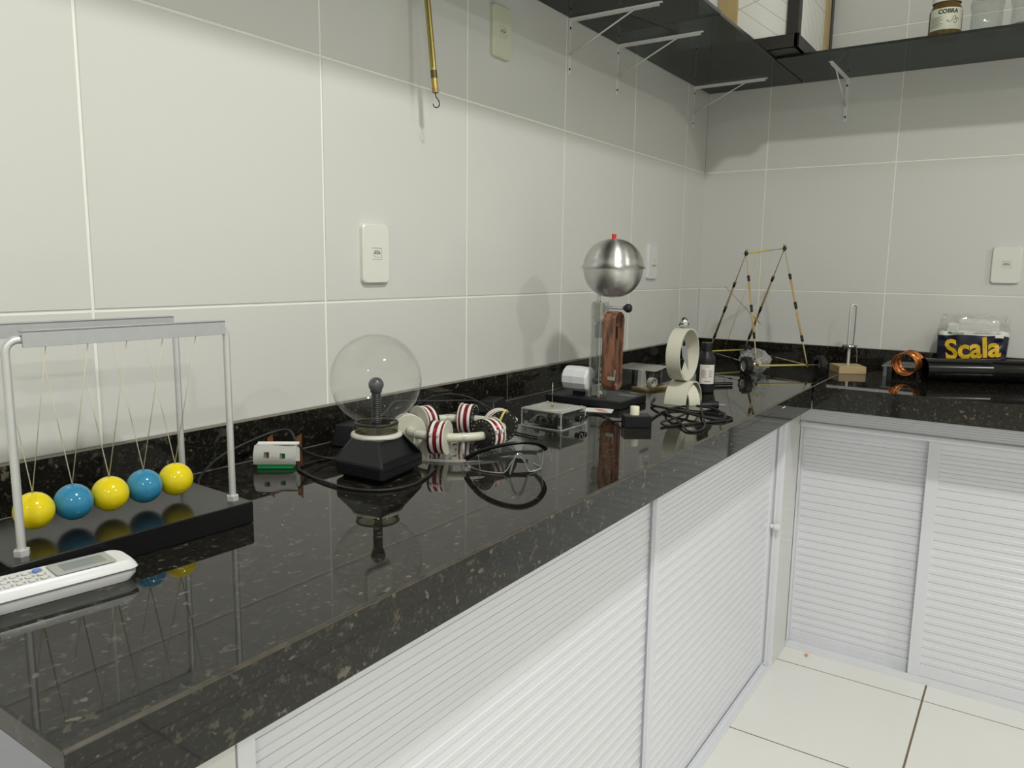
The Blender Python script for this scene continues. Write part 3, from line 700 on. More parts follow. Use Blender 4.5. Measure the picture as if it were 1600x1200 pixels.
# ------------------------------------------------------------------ ring of coils
def coils():
    C0 = V((-1.813, -.222, .9)); RR = .088
    t = thing('coil_ring', 'cream pvc ring carrying six red wire coils on a clear round plate', 'coil accelerator', C0)
    b = nb(); add_lathe(b, [(0, .0004), (.128, .0004), (.128, .0052), (0, .0052)], n=72); obj('acrylic_plate', b, M['acrylic'], t)
    b = nb(); add_lathe(b, [(.1278, .0004), (.1281, .0004), (.1281, .0052), (.1278, .0052)], n=72); obj('plate_rim', b, M['acrylic_edge'], t)
    pts = [(RR*math.cos(a), RR*math.sin(a), .0345) for a in [2*PI*i/60 for i in range(60)]]
    b = nb(); add_tube(b, pts, .0078, 16, k=1, closed=True); obj('ring_tube', b, M['cream'], t)
    for a in (168, 228, 288, 348, 48, 108):
        a = math.radians(a); p = V((RR*math.cos(a), RR*math.sin(a), 0))
        b = nb(); add_cyl(b, p+V((0, 0, .005)), p+V((0, 0, .028)), .0028, n=10); obj('support_post', b, M['acrylic_edge'], t)
        tg = V((-math.sin(a), math.cos(a), 0)); b = nb(); add_cyl(b, p+V((0, 0, .0345))-tg*.003, p+V((0, 0, .0345))+tg*.003, .0086, n=20); obj('clip', b, M['acrylic_edge'], t)
    for deg in (201, 141, 81, 21, -39, -99):
        a = math.radians(deg); p = V((RR*math.cos(a), RR*math.sin(a), .0345)); tg = V((-math.sin(a), math.cos(a), 0)); R = frame_of(tg)
        cr = bpy.data.objects.new('coil', None); COL.objects.link(cr); cr.parent = t; cr.location = p
        h = .0125; r = .0285
        b = nb(); add_lathe(b, [(.009, -h), (r-.001, -h), (r-.001, h), (.009, h)], (0, 0, 0), R, 48)
        for k in range(9): add_lathe(b, [(r-.001, -.0005+k*.0026-.0105), (r-.0004, .0005+k*.0026-.0105), (r-.001, .0015+k*.0026-.0105)], (0, 0, 0), R, 48)
        obj('winding', b, M['wire_red'], cr)
        b = nb()
        for z in (-.0075, .0055): add_lathe(b, [(r-.001, z-.0026), (r+.0006, z-.0026), (r+.0006, z+.0026), (r-.001, z+.0026)], (0, 0, 0), R, 48)
        out = V((math.cos(a), math.sin(a), 0)); dirv = (out*.93+V((0, 0, .35))).normalized()
        for z in (-.0075, .0055): add_box(b, dirv*(r+.002)+tg*z, (.0062, .005, .005), Matrix((out.cross(tg), tg, out)).transposed(), bev=.0008)
        obj('zip_ties', b, M['zip'], cr)
        b = nb(); add_lathe(b, [(.0075, h), (r+.0015, h), (r+.0022, h+.0006), (r+.0022, h+.0018), (r+.0012, h+.0026), (.0075, h+.0026)], (0, 0, 0), R, 48); obj('flange', b, M['cream'], cr, label='cream end disc')
        b = nb(); add_lathe(b, [(.0075, -h-.0018), (r+.0015, -h-.0018), (r+.0015, -h), (.0075, -h)], (0, 0, 0), R, 48); obj('circuit_board', b, M['pcb'], cr, label='black circuit board end')
        b = nb(); up = V((0, 0, 1)); sd = tg.cross(up)
        for k in range(20):
            an = 2*PI*k/20; q = (sd*math.cos(an)+up*math.sin(an))*(r-.0022) - tg*(h+.0019); add_sphere(b, q, .0010, 8)
        for k in range(5):
            an = .7+1.25*k; q = (sd*math.cos(an)+up*math.sin(an))*.018 - tg*(h+.0035); add_box(b, q, (.006, .003, .004), R, mi=1)
        obj('components', b, [M['solder'], M['pcb']], cr)
    b = nb(); add_tube(b, [(.035, -.075, .045), (.045, -.078, .063), (.062, -.074, .066), (.072, -.066, .052), (.074, -.06, .03)], .002, 8)
    o = obj('yellow_wire', b, M['straw'], t)
coils()

# ------------------------------------------------------------------ safety goggles
def goggles():
    # plan outline of the wrap-around lens with local top heights
    key = [(-1.836, -.418, .921), (-1.847, -.437, .929), (-1.862, -.448, .938), (-1.886, -.447, .949), (-1.9125, -.4345, .9535), (-1.932, -.408, .948), (-1.9395, -.380, .938), (-1.936, -.355, .925), (-1.928, -.338, .916)]
    o0 = V((-1.90, -.41, .9)); t = thing('safety_goggles', 'clear safety goggles with a black brow bar lying upright on the worktop', 'goggles', o0)
    P = smooth_pts([V(k)-o0 for k in key], 5); n = len(P)
    cen = V((.012, .030, 0))
    b = nb(); rows = 8; g = []
    for i, p in enumerate(P):
        s = i/(n-1); m_ = abs(s-.50)/.085; notch = .030*max(0, 1-m_**1.6) if m_ < 1 else 0
        zb = .0018+notch; colv = []
        for j in range(rows+1):
            f_ = j/rows; z = zb+(p.z-zb)*f_; q = V((p.x, p.y, z)); q += (V((cen.x, cen.y, 0))-V((p.x, p.y, 0))).normalized()*(.006*(1-f_)**2+.002*f_)
            colv.append(b.verts.new(q))
        g.append(colv)
    for i in range(n-1):
        for j in range(rows):
            f = b.faces.new((g[i][j], g[i+1][j], g[i+1][j+1], g[i][j+1])); f.smooth = True
    lower = [v[0].co.copy() for v in g]; ri = [v.co.copy() for v in g[8]]; le = [v.co.copy() for v in g[-9]]
    bmesh.ops.solidify(b, geom=list(b.faces), thickness=.0012); obj('lens', b, clear('goggle_lens', (.93, .94, .94), 1, .02, 1.5, haze=.03), t)
    b = nb(); add_tube(b, lower, .0008, 6, k=1); add_tube(b, ri, .0006, 6, k=1); add_tube(b, le, .0006, 6, k=1); obj('lens_edge', b, M['acrylic_edge'], t)
    b = nb(); top = [V((p.x, p.y, p.z)) for p in P]
    pr = [(-.0048, -.0016), (-.0048, .0016), (0, .0024), (.0040, .0016), (.0040, -.0016), (0, -.0024)]
    add_tube(b, top, .003, 6, k=1, prof=[(x, y) for x, y in pr]); obj('brow_bar', b, M['black'], t)
    mid = P[n//2]; out = (mid-cen); out.z = 0; out.normalize(); sd = V((-out.y, out.x, 0))
    b = nb(); base = V((mid.x, mid.y, 0))-out*.004
    pts = [base+sd*.017+V((0, 0, .003)), base+sd*.0135+V((0, 0, .014)), base+sd*.007+V((0, 0, .030)), base+V((0, 0, .0345)), base-sd*.007+V((0, 0, .030)), base-sd*.0135+V((0, 0, .014)), base-sd*.017+V((0, 0, .003))]
    add_tube(b, pts, .0017, 10); obj('nose_bridge', b, clear('nose_piece', (.62, .64, .66), 1, .05, 1.55, haze=.15), t)
    # folded temples behind the lens
    for a, c, z in ((P[-1], V((.030, -.012, 0)), .012), (P[0], V((-.008, .040, 0)), .020)):
        b = nb(); A = V((a.x, a.y, a.z-.002)); B = V((c.x, c.y, z)); Md = (A+B)/2+V((.006, .010, 0))
        add_tube(b, [A, A*.8+Md*.2+V((.003, .006, 0)), Md, B], .0026, 6, prof=[(-.001, -.0035), (.001, -.0035), (.001, .0035), (-.001, .0035)]); obj('temple', b, M['black'], t)
goggles()

# ------------------------------------------------------------------ acrylic electronics box
def ebox():
    x0, x1, y0, y1 = -.048, .048, -.049, .049; H = .0375
    t = thing('acrylic_box', 'clear acrylic box of electronics with a thin antenna on top', 'electronics box', (-1.5345, -.2690, .9004), math.radians(-2))
    def panes():
        b = nb(); th = .0022
        bx(b, x0, x1, y0, y1, 0, th); bx(b, x0, x0+th, y0, y1, th, H-th); bx(b, x1-th, x1, y0, y1, th, H-th)
        bx(b, x0+th, x1-th, y0, y0+th, th, H-th); bx(b, x0+th, x1-th, y1-th, y1, th, H-th); return b
    obj('case', panes(), M['acrylic'], t)
    b = nb(); e = .0009
    for x in (x0, x1):
        for y in (y0, y1): bx(b, x-e, x+e, y-e, y+e, 0, H)
    for z in (.001, H):
        for x in (x0, x1): bx(b, x-e, x+e, y0, y1, z-e, z+e)
        for y in (y0, y1): bx(b, x0, x1, y-e, y+e, z-e, z+e)
    obj('case_edges', b, M['acrylic_edge'], t)
    b = nb(); bx(b, x0, x1, y0, y1, H-.0022, H, mi=0); obj('lid', b, M['frost'], t, label='frosted lid')
    b = nb(); add_lathe(b, [(.0340, H+.0001), (.0346, H+.0001), (.0346, H+.0006), (.0340, H+.0006)], n=56); obj('lid_ring', b, M['zip'], t)
    for x in (x0+.006, x1-.006):
        for y in (y0+.006, y1-.006):
            for z in (.006, H-.007):
                b = nb(); add_box(b, (x, y, z), (.007, .007, .007), bev=.001); obj('corner_block', b, M['acrylic_edge'], t)
            b = nb(); add_cyl(b, (x, y, H), (x, y, H+.0035), .0016, n=10); obj('screw', b, M['chrome'], t)
    b = nb(); add_box(b, (0, 0, .0065), (.078, .078, .0015)); obj('circuit_board', b, M['pcb'], t)
    random.seed(4); b = nb()
    for i in range(22):
        x = random.uniform(-.034, .034); y = random.uniform(-.036, .036); h = random.uniform(.003, .015)
        if i % 3 == 0: add_cyl(b, (x, y, .007), (x, y, .007+h), .003, n=12, mi=0)
        else: add_box(b, (x, y, .007+h/2), (random.uniform(.003, .010), random.uniform(.003, .010), h), mi=i % 2)
    add_tube(b, [(-.03, .03, .010), (-.025, .02, .026), (-.01, .012, .020), (0, 0, .012)], .0009, 6, mi=2); add_tube(b, [(-.038, .035, .01), (-.036, .02, .022), (-.03, .005, .024), (-.02, 0, .01)], .0009, 6, mi=2)
    obj('components', b, [M['pcb'], M['steel_dark'], M['zip']], t)
    for x in (.012, .030):
        b = nb(); add_cyl(b, (x, y0, .018), (x, y0-.012, .018), .0065, n=24); o = obj('knob', b, M['black'], t)
        b = nb(); add_lathe(b, [(.0052, 0), (.0070, 0), (.0070, .0012), (.0052, .0012)], (x, y0-.0122, .018), Matrix.Rotation(PI/2, 3, 'X'), 24); obj('knob_ring', b, M['chrome'], o)
    b = nb(); add_cyl(b, (.006, .008, H), (.006, .008, H+.052), .0006, n=8); obj('antenna', b, M['chrome'], t)
    b = nb(); add_cyl(b, (.006, .008, H), (.006, .008, H+.007), .0022, n=6); obj('antenna_nut', b, M['brass'], t)
ebox()

# ------------------------------------------------------------------ van de graaff generator
def vdg():
    t = thing('van_de_graaff_generator', 'van de graaff generator with a spun metal sphere and copper belt', 'generator', (-1.222, -.205, .9))
    b = nb(); bx(b, -.072, .078, -.101, .105, .0004, .0195, bev=.0025); obj('base', b, M['black'], t)
    b = nb(); add_box(b, (.03, -.070, .0199), (.022, .045, .0006)); obj('base_label', b, mat('grey_label', (.10, .10, .105), .3), t)
    # square acrylic column
    b = nb(); zc0, zc1 = .0195, .250
    bx(b, -.040, -.034, -.026, .0, zc0, zc1); bx(b, -.006, .0, -.026, .0, zc0, zc1)
    bx(b, -.034, -.006, -.0025, .0, zc0, zc1)
    obj('column', b, M['acrylic'], t)
    b = nb(); e = .0006
    for x in (-.040, -.034, -.006, 0):
        for y in (-.026, 0): bx(b, x-e, x+e, y-e, y+e, zc0, zc1)
    for z in (zc0, zc1, .212, .235): bx(b, -.040, 0, -.0266, -.0254, z-e, z+e); bx(b, -.040, 0, -.0006, .0006, z-e, z+e)
    obj('column_edges', b, M['acrylic_edge'], t)
    b = nb()
    for z in (.030, .050, .072, .088): add_cyl(b, (-.03, -.030, z), (-.03, -.026, z), .0045, n=12); add_cyl(b, (-.008, -.030, z), (-.008, -.026, z), .004, n=12)
    add_box(b, (-.020, -.013, .035), (.026, .02, .026), bev=.001); obj('column_fittings', b, M['acrylic_edge'], t)
    b = nb(); add_box(b, (-.020, -.013, .225), (.028, .014, .045), bev=.001); obj('bearing_block', b, M['frost'], t)
    # motor housing: octagonal, axis along y, behind the column
    Rm = Matrix.Rotation(-PI/2, 3, 'X')
    b = nb(); pr = [(0, 0), (.026, 0), (.0305, .004), (.0318, .034), (.0322, .0345), (.0318, .0352), (.031, .066), (.025, .071), (0, .071)]
    add_lathe(b, pr, (-.026, .002, .0590), Rm@Matrix.Rotation(PI/12, 3, 'Z'), 12, smooth=False)
    bmesh.ops.bevel(b, geom=[e_ for e_ in b.edges if len(e_.link_faces) == 2 and e_.calc_face_angle(0) > .3], offset=.0018, segments=3, affect='EDGES')
    obj('motor_case', b, M['motor_white'], t)
    b = nb(); add_box(b, (-.026, .035, .0235), (.012, .030, .009)); obj('motor_foot', b, M['black'], t)
    b = nb(); add_cyl(b, (-.020, .016, .0590), (-.020, -.045, .0590), .0035, n=14); add_cyl(b, (-.020, -.024, .0590), (-.020, -.034, .0590), .008, n=20)
    obj('drive_shaft', b, M['steel_dark'], t)
    # rollers + belt, axis along -y
    xb = -.018; ya, yb = -.034, -.068; r = .0235
    z_t, z_b = .2055, .0630
    for z in (z_t, z_b):
        b = nb(); add_cyl(b, (xb, ya+.002, z), (xb, ya-.014, z), r-.007, n=24); obj('roller', b, M['alu'], t)
    b = nb(); add_cyl(b, (xb, -.010, z_t+.002), (xb, -.030, z_t+.002), .0105, n=24); obj('top_pulley', b, M['alu'], t)
    pts = []
    for i in range(25): a = i*PI/24; pts.append((xb+r*math.cos(a), z_t+r*math.sin(a)))
    for i in range(13): s = i/12; pts.append((xb-r-.0015*math.sin(PI*s)*1.2, z_t+(z_b-z_t)*s))
    for i in range(1, 24): a = PI+i*PI/24; pts.append((xb+.0215*math.cos(a), z_b+r*math.sin(a)))
    for i in range(12): s = i/12; pts.append((xb+r*(.93+.07*s)-.002*math.sin(PI*s), z_b+(z_t-z_b)*s))
    b = nb(); n = len(pts)
    A = [b.verts.new((x, ya, z)) for x, z in pts]; B = [b.verts.new((x, yb, z)) for x, z in pts]
    for i in range(n):
        f = b.faces.new((A[i], A[(i+1) % n], B[(i+1) % n], B[i])); f.smooth = True
    bmesh.ops.solidify(b, geom=list(b.faces), thickness=.0008); obj('belt', b, M['copper_belt'], t)
    b = nb(); add_box(b, (xb-r+.001, yb+.0075, .078), (.0018, .020, .026), Matrix.Rotation(.12, 3, 'Y')); obj('belt_tape', b, mat('silver_tape', (.42, .42, .42), .35, .5), t, label='silver tape patch on the belt')
    b = nb(); add_box(b, (xb, -.016, .180), (.020, .022, .032), bev=.0015); obj('brush_block', b, M['shrub'], t)
    b = nb(); add_box(b, (xb, -.045, .193), (.003, .060, .0015)); add_box(b, (xb+.004, -.058, .178), (.002, .006, .030)); obj('comb', b, M['steel_dark'], t)
    # neck, knob rod
    b = nb(); add_cyl(b, (-.018, -.008, .235), (-.018, -.008, .268), .0045, n=16); add_box(b, (-.018, -.006, .245), (.014, .012, .018), bev=.001); obj('neck', b, M['alu'], t)
    b = nb(); add_cyl(b, (-.010, -.008, .238), (-.010, -.078, .238), .0042, n=16); add_cyl(b, (-.010, -.010, .230), (-.010, -.060, .230), .0012, n=8); obj('discharge_rod', b, M['alu'], t)
    b = nb(); add_lathe(b, [(.0045, 0), (.0065, .003), (.0088, .006), (.0105, .009), (.0105, .015), (.008, .019), (0, .020)], (-.010, -.072, .238), Matrix.Rotation(PI/2, 3, 'X'), 24); obj('rod_knob', b, M['black_soft'], t)
    b = nb(); add_lathe(b, [(.006, .264), (.022, .264), (.022, .2665), (.006, .2665)], (0, -.035, 0), None, 32); obj('seat_plate', b, M['alu'], t)
    # sphere: upper and lower spun bowls with rolled rim
    c = (0, -.035, 0); R_ = .0722; zc = .3330
    def bowl(sign):
        P_ = []; N_ = 22
        for i in range(N_+1):
            a = PI/2*i/N_; rr = R_*math.cos(a)**.90 if i < N_ else 0; zz = R_*math.sin(a)**.97*(.96 if sign > 0 else .98)
            P_.append((max(rr, 0), zc+sign*(zz+.0)))
        return P_
    up = [(.0780, zc-.0012), (.0786, zc+.0004), (.0765, zc+.0020), (.0735, zc+.0062)]+[(r_, z_+.0065*max(0, 1-(z_-zc)/.03)) for r_, z_ in bowl(1)[1:]]
    b = nb(); add_lathe(b, up, c, None, 80); obj('upper_bowl', b, M['steel'], t)
    lo = [(.0765, zc-.0012), (.0722, zc-.0020)]+bowl(-1)[1:]
    b = nb(); add_lathe(b, lo, c, None, 80); obj('lower_bowl', b, M['steel'], t)
    b = nb(); add_lathe(b, [(.0048, 0), (.0055, .002), (.0050, .006), (.0060, .0115), (0, .0118)], (c[0], c[1], zc+R_*.955), None, 20); obj('red_cap', b, M['red'], t)
    return t
vdg()
def leaflet():
    b = nb(); add_box(b, (0, 0, .0006), (.05, .075, .0006), rz(.35), mi=0)
    for i in range(5): add_box(b, rz(.35)@V((-.018+i*.007, -.018+i*.004, .0010)), (.005, .02, .0002), rz(.35), mi=1+(i % 2))
    o = obj('leaflet', b, [M['paper'], M['ink_pink'], M['ink_yellow']]); o.location = (-1.325, -.262, .9001)
    tag(o, 'printed paper leaflet before the black generator base', 'paper')
leaflet()

# ------------------------------------------------------------------ switch box
def switch_box():
    d = math.atan2(-.045, .036)
    t = thing('switch_box', 'small black switch box with a cream knob on the worktop', 'switch box', (-1.438, -.416, .9003), d)
    b = nb(); bx(b, -.029, .029, -.018, .018, 0, .0245, bev=.0012); obj('box', b, M['black'], t)
    b = nb(); add_lathe(b, [(0, .0245), (.0098, .0245), (.0098, .041), (.0088, .0425), (0, .0425)], (-.0035, .003, 0), None, 28); obj('knob', b, M['knob_cream'], t)
switch_box()

# ------------------------------------------------------------------ acrylic stand, amber base piece
def acrylic_table(label, corners, H, legs, name='acrylic_table'):
    o = sum((V(c) for c in corners), V((0, 0, 0)))/len(corners)
    t = thing(name, label, 'table', (o.x, o.y, .9))
    P = [(c[0]-o.x, c[1]-o.y) for c in corners]
    b = nb(); add_prism(b, P, H-.003, H); obj('top_plate', b, M['frost'], t)
    b = nb(); q = [V((x, y, H-.0015)) for x, y in P]
    for i in range(len(q)): add_cyl(b, q[i], q[(i+1) % len(q)], .0012, n=6)
    obj('plate_edge', b, M['acrylic_edge'], t)
    for x, y in legs:
        b = nb(); add_box(b, (x-o.x, y-o.y, (H-.003)/2+.0002), (.010, .010, H-.0034)); obj('leg', b, mat('acrylic_leg', (.16, .165, .18), .15), t)
    return t
acrylic_table('frosted clear acrylic table behind the copper belt', [(-.815, -.045, 0), (-.675, -.042, 0), (-.68, -.170, 0), (-.82, -.187, 0)], .0355, [(-.800, -.062), (-.695, -.060), (-.70, -.150), (-.800, -.168)])
def amber_piece():
    t = thing('optical_stand', 'amber acrylic base holding a clear prism and ring beside the white arch', 'optics model', (-.92, -.235, .9003), -.35)
    b = nb(); bx(b, -.07, .045, -.028, .028, 0, .0075, bev=.001); obj('base', b, M['amber'], t)
    b = nb(); add_prism(b, [(-.012, 0), (.012, 0), (.003, .048), (-.010, .048)], -.007, .007, 0, FACE, (-.045, .012, .0075)); obj('prism', b, M['acrylic_edge'], t)
    b = nb(); add_lathe(b, [(.0105, -.007), (.0135, -.007), (.0135, .007), (.0105, .007), (.0105, -.007)], (-.032, -.014, .0215), Matrix.Rotation(PI/2, 3, 'X'), 32); obj('ring', b, M['acrylic_edge'], t)
amber_piece()

# ------------------------------------------------------------------ pvc ring on arch
def pvc():
    t = thing('pvc_arch', 'cream half pipe arch standing as a foot under the white ring', 'pipe arch', (-1.085, -.378, .9))
    def arch(R0, R1, y0, y1, ang, off=(0, 0)):
        b = nb(); n = 32; Rz_ = rz(ang); L = []
        for i in range(n+1):
            a = PI*i/n; L.append([b.verts.new(Rz_@V((r*math.cos(a)+off[0], y+off[1], r*math.sin(a)*1.0+.0003))) for r, y in ((R0, y0), (R1, y0), (R1, y1), (R0, y1))])
        for A, B in zip(L, L[1:]):
            for k in range(4):
                f = b.faces.new((A[k], A[(k+1) % 4], B[(k+1) % 4], B[k])); f.smooth = k in (1, 3)
        b.faces.new(L[0]); b.faces.new(L[-1][::-1]); return b
    obj('front_arch', arch(.0520, .0555, -.030, .026, 0), M['cream'], t)
    obj('rear_arch', arch(.0480, .0515, -.016, .016, 1.0), M['cream'], t)
    t = thing('pvc_ring', 'white pvc ring with foil leaves inside standing on the cream arch', 'ring', (-1.092, -.376, .9560))
    R = Matrix.Rotation(PI/2, 3, 'X'); zc = .0660
    b = nb(); add_lathe(b, [(.0625, -.018), (.0655, -.018), (.0655, .018), (.0625, .018), (.0625, -.018)], (0, 0, zc), R, 72)
    for f in b.faces: f.smooth = abs(f.calc_center_median().y) < .017
    obj('ring', b, M['cream'], t)
    b = nb(); add_tube(b, [(0, 0, zc+.068), (0, 0, zc+.045), (.003, 0, zc+.030)], .0008, 6); obj('hanger', b, M['steel_dark'], t)
    foil = mat('foil', (.60, .61, .62), .4, .35)
    for s, P_ in ((1, ((-.006, .020), (.006, .022), (.010, -.005), (.013, -.042), (.008, -.030), (-.003, -.005))), (-1, ((-.008, .050), (-.001, .046), (-.002, .022), (-.007, .012), (-.012, .030)))):
        b = nb(); A = [b.verts.new((x*.35+.001*s, -x*1.0-.002, zc+z)) for x, z in P_]
        b.faces.new(A); bmesh.ops.solidify(b, geom=list(b.faces), thickness=.0005); obj('foil_leaf', b, foil, t)
    t2 = nb(); add_sphere(t2, (0, 0, .0135), .0135, 40); o = obj('steel_ball', t2, M['chrome']); o.location = (-1.090, -.374, .9560+zc+.0653)
    tag(o, 'polished steel ball resting on top of the white pvc ring', 'ball')
pvc()

# ------------------------------------------------------------------ bottle
def bottle():
    t = thing('reagent_bottle', 'black plastic bottle with a white text label behind the ring', 'bottle', (-.895, -.366, .9003))
    b = nb(); add_lathe(b, [(0, 0), (.0225, 0), (.0248, .003), (.0250, .088), (.0235, .098), (.016, .109), (.0138, .113), (.0138, .120)], n=48); obj('body', b, M['black'], t)
    b = nb(); add_lathe(b, [(.0142, .114), (.0150, .115), (.0150, .134), (.0138, .1365), (0, .1365)], n=40)
    for k in range(26):
        a = 2*PI*k/26; add_box(b, (.0151*math.cos(a), .0151*math.sin(a), .1245), (.0006, .0014, .018), rz(a))
    obj('cap', b, M['black'], t)
    va = math.atan2(-1.097+.366, -2.9187+.895)+.22; half = .86; z0, z1 = .026, .078; r = .0254
    b = nb(); add_lathe(b, [(r, z0), (r, z1)], n=24, a0=va-half, a1=va+half); obj('label_sheet', b, M['bottle_label'], t, label='white paper label')
    b = nb(); rr = r+.0003
    def bar(u0, u1, z, h, mi=0):   # u measured left to right (seen from outside) in radians
        a0 = va-half*.9; add_lathe(b, [(rr, z-h/2), (rr, z+h/2)], n=4, a0=a0+u0, a1=a0+u1, mi=mi)
    for k in range(9):
        z = z1-.014-k*.0026; bar(.12, .12+.35+.1*((k*7) % 3), z, .0010, k % 2); bar(.95, 1.05+.25*((k*5) % 2), z, .0010)
    bar(.4, 1.1, z1-.005, .0008); bar(.45, 1.15, z0+.007, .0016); bar(.06, .075, (z0+z1)/2, .045); bar(.06, 1.5, z0+.003, .0004)
    obj('label_print', b, [M['ink_dark'], M['ink_pink']], t)
bottle()
cable('pen', 'black pen lying on the worktop behind the black bottle', [(-.80, -.325, .906), (-.775, -.340, .906), (-.74, -.372, .906), (-.725, -.386, .906)], .0050, 'pen', 'black')

# ------------------------------------------------------------------ bamboo catapult cart
def cart():
    O = V((-.33, -.33, .9)); t = thing('bamboo_catapult', 'bamboo skewer catapult frame with black tape joints on toy wheels', 'catapult', O)
    def W(p): return V(p)-O
    W1, W2 = W((-.470, -.350, .9300)), W((-.285, -.524, .9300)); F1 = W1+(W2-W1)*.13; F2 = W1+(W2-W1)*.84
    R1, R2 = W((-.218, -.130, .941)), W((-.075, -.214, .941)); A1, A2 = W((-.334, -.2816, 1.288)), W((-.2187, -.3745, 1.3075))
    def stick(a, b_, r, m, name='skewer'):
        b = nb(); add_cyl(b, a, b_, r, n=8); return obj(name, b, m, t)
    def mixp(a, b_, s): return a+(b_-a)*s
    def leg(top, foot, m, m2, lo=.12, hi=.97, marks=(.30, .55, .83)):
        d = (foot-top).normalized(); ex = top-d*.016
        stick(ex, mixp(top, foot, marks[0]+.02), .0015, m2); 
        s = d.cross(V((1, .3, 0))).normalized()*.0016
        b = nb(); p, q = mixp(top, foot, marks[0]-.03), mixp(top, foot, marks[2]+.02)
        add_cyl(b, p+s, q+s, .0020, n=8); add_cyl(b, p-s, q-s, .0020, n=8); add_cyl(b, p+s.cross(d), q+s.cross(d), .0020, n=8); obj('skewer_bundle', b, m, t)
        stick(mixp(top, foot, marks[2]-.02), foot+d*.006, .0020, m)
        for k, mk in enumerate(marks):
            h = (.018, .024, .02)[k]; b = nb(); c = mixp(top, foot, mk); add_cyl(b, c-d*h/2, c+d*h/2, .0050, .0043, n=8); obj('tape', b, M['tape'], t)
    leg(A1, F1, M['bamboo'], M['bamboo'], marks=(.23, .50, .74)); leg(A1, R1, M['bamboo_dark'], M['bamboo_dark'], marks=(.30, .55, .83))
    leg(A2, F2, M['bamboo'], M['bamboo'], marks=(.25, .50, .78)); leg(A2, R2, M['bamboo_dark'], M['bamboo_dark'], marks=(.28, .58, .86))
    for a in (A1, A2):
        b = nb(); add_sphere(b, a, .0065, 12, sz=1.5); obj('tape', b, M['tape'], t)
    d = (A2-A1).normalized(); stick(A1-d*.012, A2+d*.012, .0012, M['bamboo_dark']); stick(A1+d*.006, mixp(A1, A2, .62), .0026, M['straw'], 'straw')
    stick(W1, W2, .0011, M['bamboo'], 'axle'); stick(mixp(W1, W2, .10), mixp(W1, W2, .86), .0028, M['straw'], 'straw')
    stick(R1, R2, .0026, M['straw'], 'straw')
    stick(F1, R1, .0014, M['bamboo']); stick(F2, R2, .0014, M['bamboo'])
    for a, c in ((F1, R1), (F2, R2)):
        b = nb(); e = (c-a).normalized(); q = mixp(a, c, .5); add_cyl(b, q-e*.01, q+e*.01, .0028, n=8); obj('tape', b, M['tape'], t)
    stick(W((-.352, -.222, 1.178)), W((-.262, -.322, 1.052)), .0011, M['bamboo_dark'])
    for a in (F1, F2):
        b = nb(); add_sphere(b, a+V((0, 0, .001)), .005, 10); obj('tape', b, M['tape'], t)
    T = mixp(A1, A2, .33)
    b = nb(); add_cyl(b, T, mixp(R1, R2, .42), .0007, n=6); add_cyl(b, T+V((.004, -.003, 0)), W((-.385, -.345, 1.00)), .0007, n=6); obj('string', b, M['straw'], t)
    ax = (W2-W1).normalized()
    def wheel(c, ax, r=.0298):
        wr = bpy.data.objects.new('wheel', None); COL.objects.link(wr); wr.parent = t; wr.location = c; R = frame_of(ax); h = .012
        b = nb(); add_lathe(b, [(.017, -h), (.024, -h), (r-.0012, -h*.75), (r-.0010, h*.75), (.024, h), (.017, h)], (0, 0, 0), R, 40)
        for k in range(20):
            a = 2*PI*k/20; q = R@V(((r-.0012)*math.cos(a), (r-.0012)*math.sin(a), .005*(-1)**k)); R2 = R@rz(a); add_box(b, q, (.0026, .005, .012), R2)
        obj('tyre', b, M['tyre'], wr)
        b = nb(); add_lathe(b, [(.0172, -h*.9), (.0160, -h*.9), (.0150, -h*.3), (.004, -h*.45), (.0035, -h*.85), (0, -h*.85)], (0, 0, 0), R, 32)
        for k in range(5):
            a = 2*PI*k/5; add_box(b, R@V((.0095*math.cos(a), .0095*math.sin(a), -h*.6)), (.013, .0034, .004), R@rz(a))
        obj('rim', b, M['alu'], wr)
    wheel(W1-ax*.004, ax); wheel(W2+ax*.006, -ax)
    ar = (R2-R1).normalized(); wheel(V((R1.x-.012, R1.y+.008, .030)), ar); wheel(V((R2.x+.004, R2.y-.004, .030)), ar)
cart()
def clear_bag():
    b = nb(); n1, n2 = 28, 16; c = V((-.418, -.352, 0)); rings = []
    random.seed(3)
    for j in range(n2+1):
        ph = -PI/2+PI*j/n2; L = []
        for i in range(n1):
            th = 2*PI*i/n1; d = V((math.cos(th)*math.cos(ph), math.sin(th)*math.cos(ph), math.sin(ph)))
            k = 1+.26*noise.noise(d*2.2+V((3, 1, 5)))+.12*noise.noise(d*6)
            L.append(b.verts.new(V((d.x*.036, d.y*.040, .040+d.z*.040))*1.0*V((1, 1, 1)).x if False else V((d.x*.043*k, d.y*.048*k, max(.0006, .037+d.z*.040*k)))))
        rings.append(L)
    for A, B in zip(rings, rings[1:]):
        for i in range(n1):
            try: b.faces.new((A[i], A[(i+1) % n1], B[(i+1) % n1], B[i]))
            except ValueError: pass
    bmesh.ops.remove_doubles(b, verts=list(b.verts), dist=.0004)
    t = thing('plastic_bag', 'crumpled clear plastic bag of small parts inside the bamboo frame', 'bag', (-.385, -.350, .9003))
    obj('film', b, clear('bag_film', (.80, .81, .81), 1, .10, 1.6, haze=.24, hazecol=(.85, .85, .85), nscale=70), t)
    b = nb(); random.seed(9)
    for k in range(9): add_sphere(b, (random.uniform(-.015, .015), random.uniform(-.018, .018), random.uniform(.014, .050)), random.uniform(.005, .009), 10, mi=k % 2)
    obj('contents', b, [M['zip'], M['ink_dark']], t)
clear_bag()

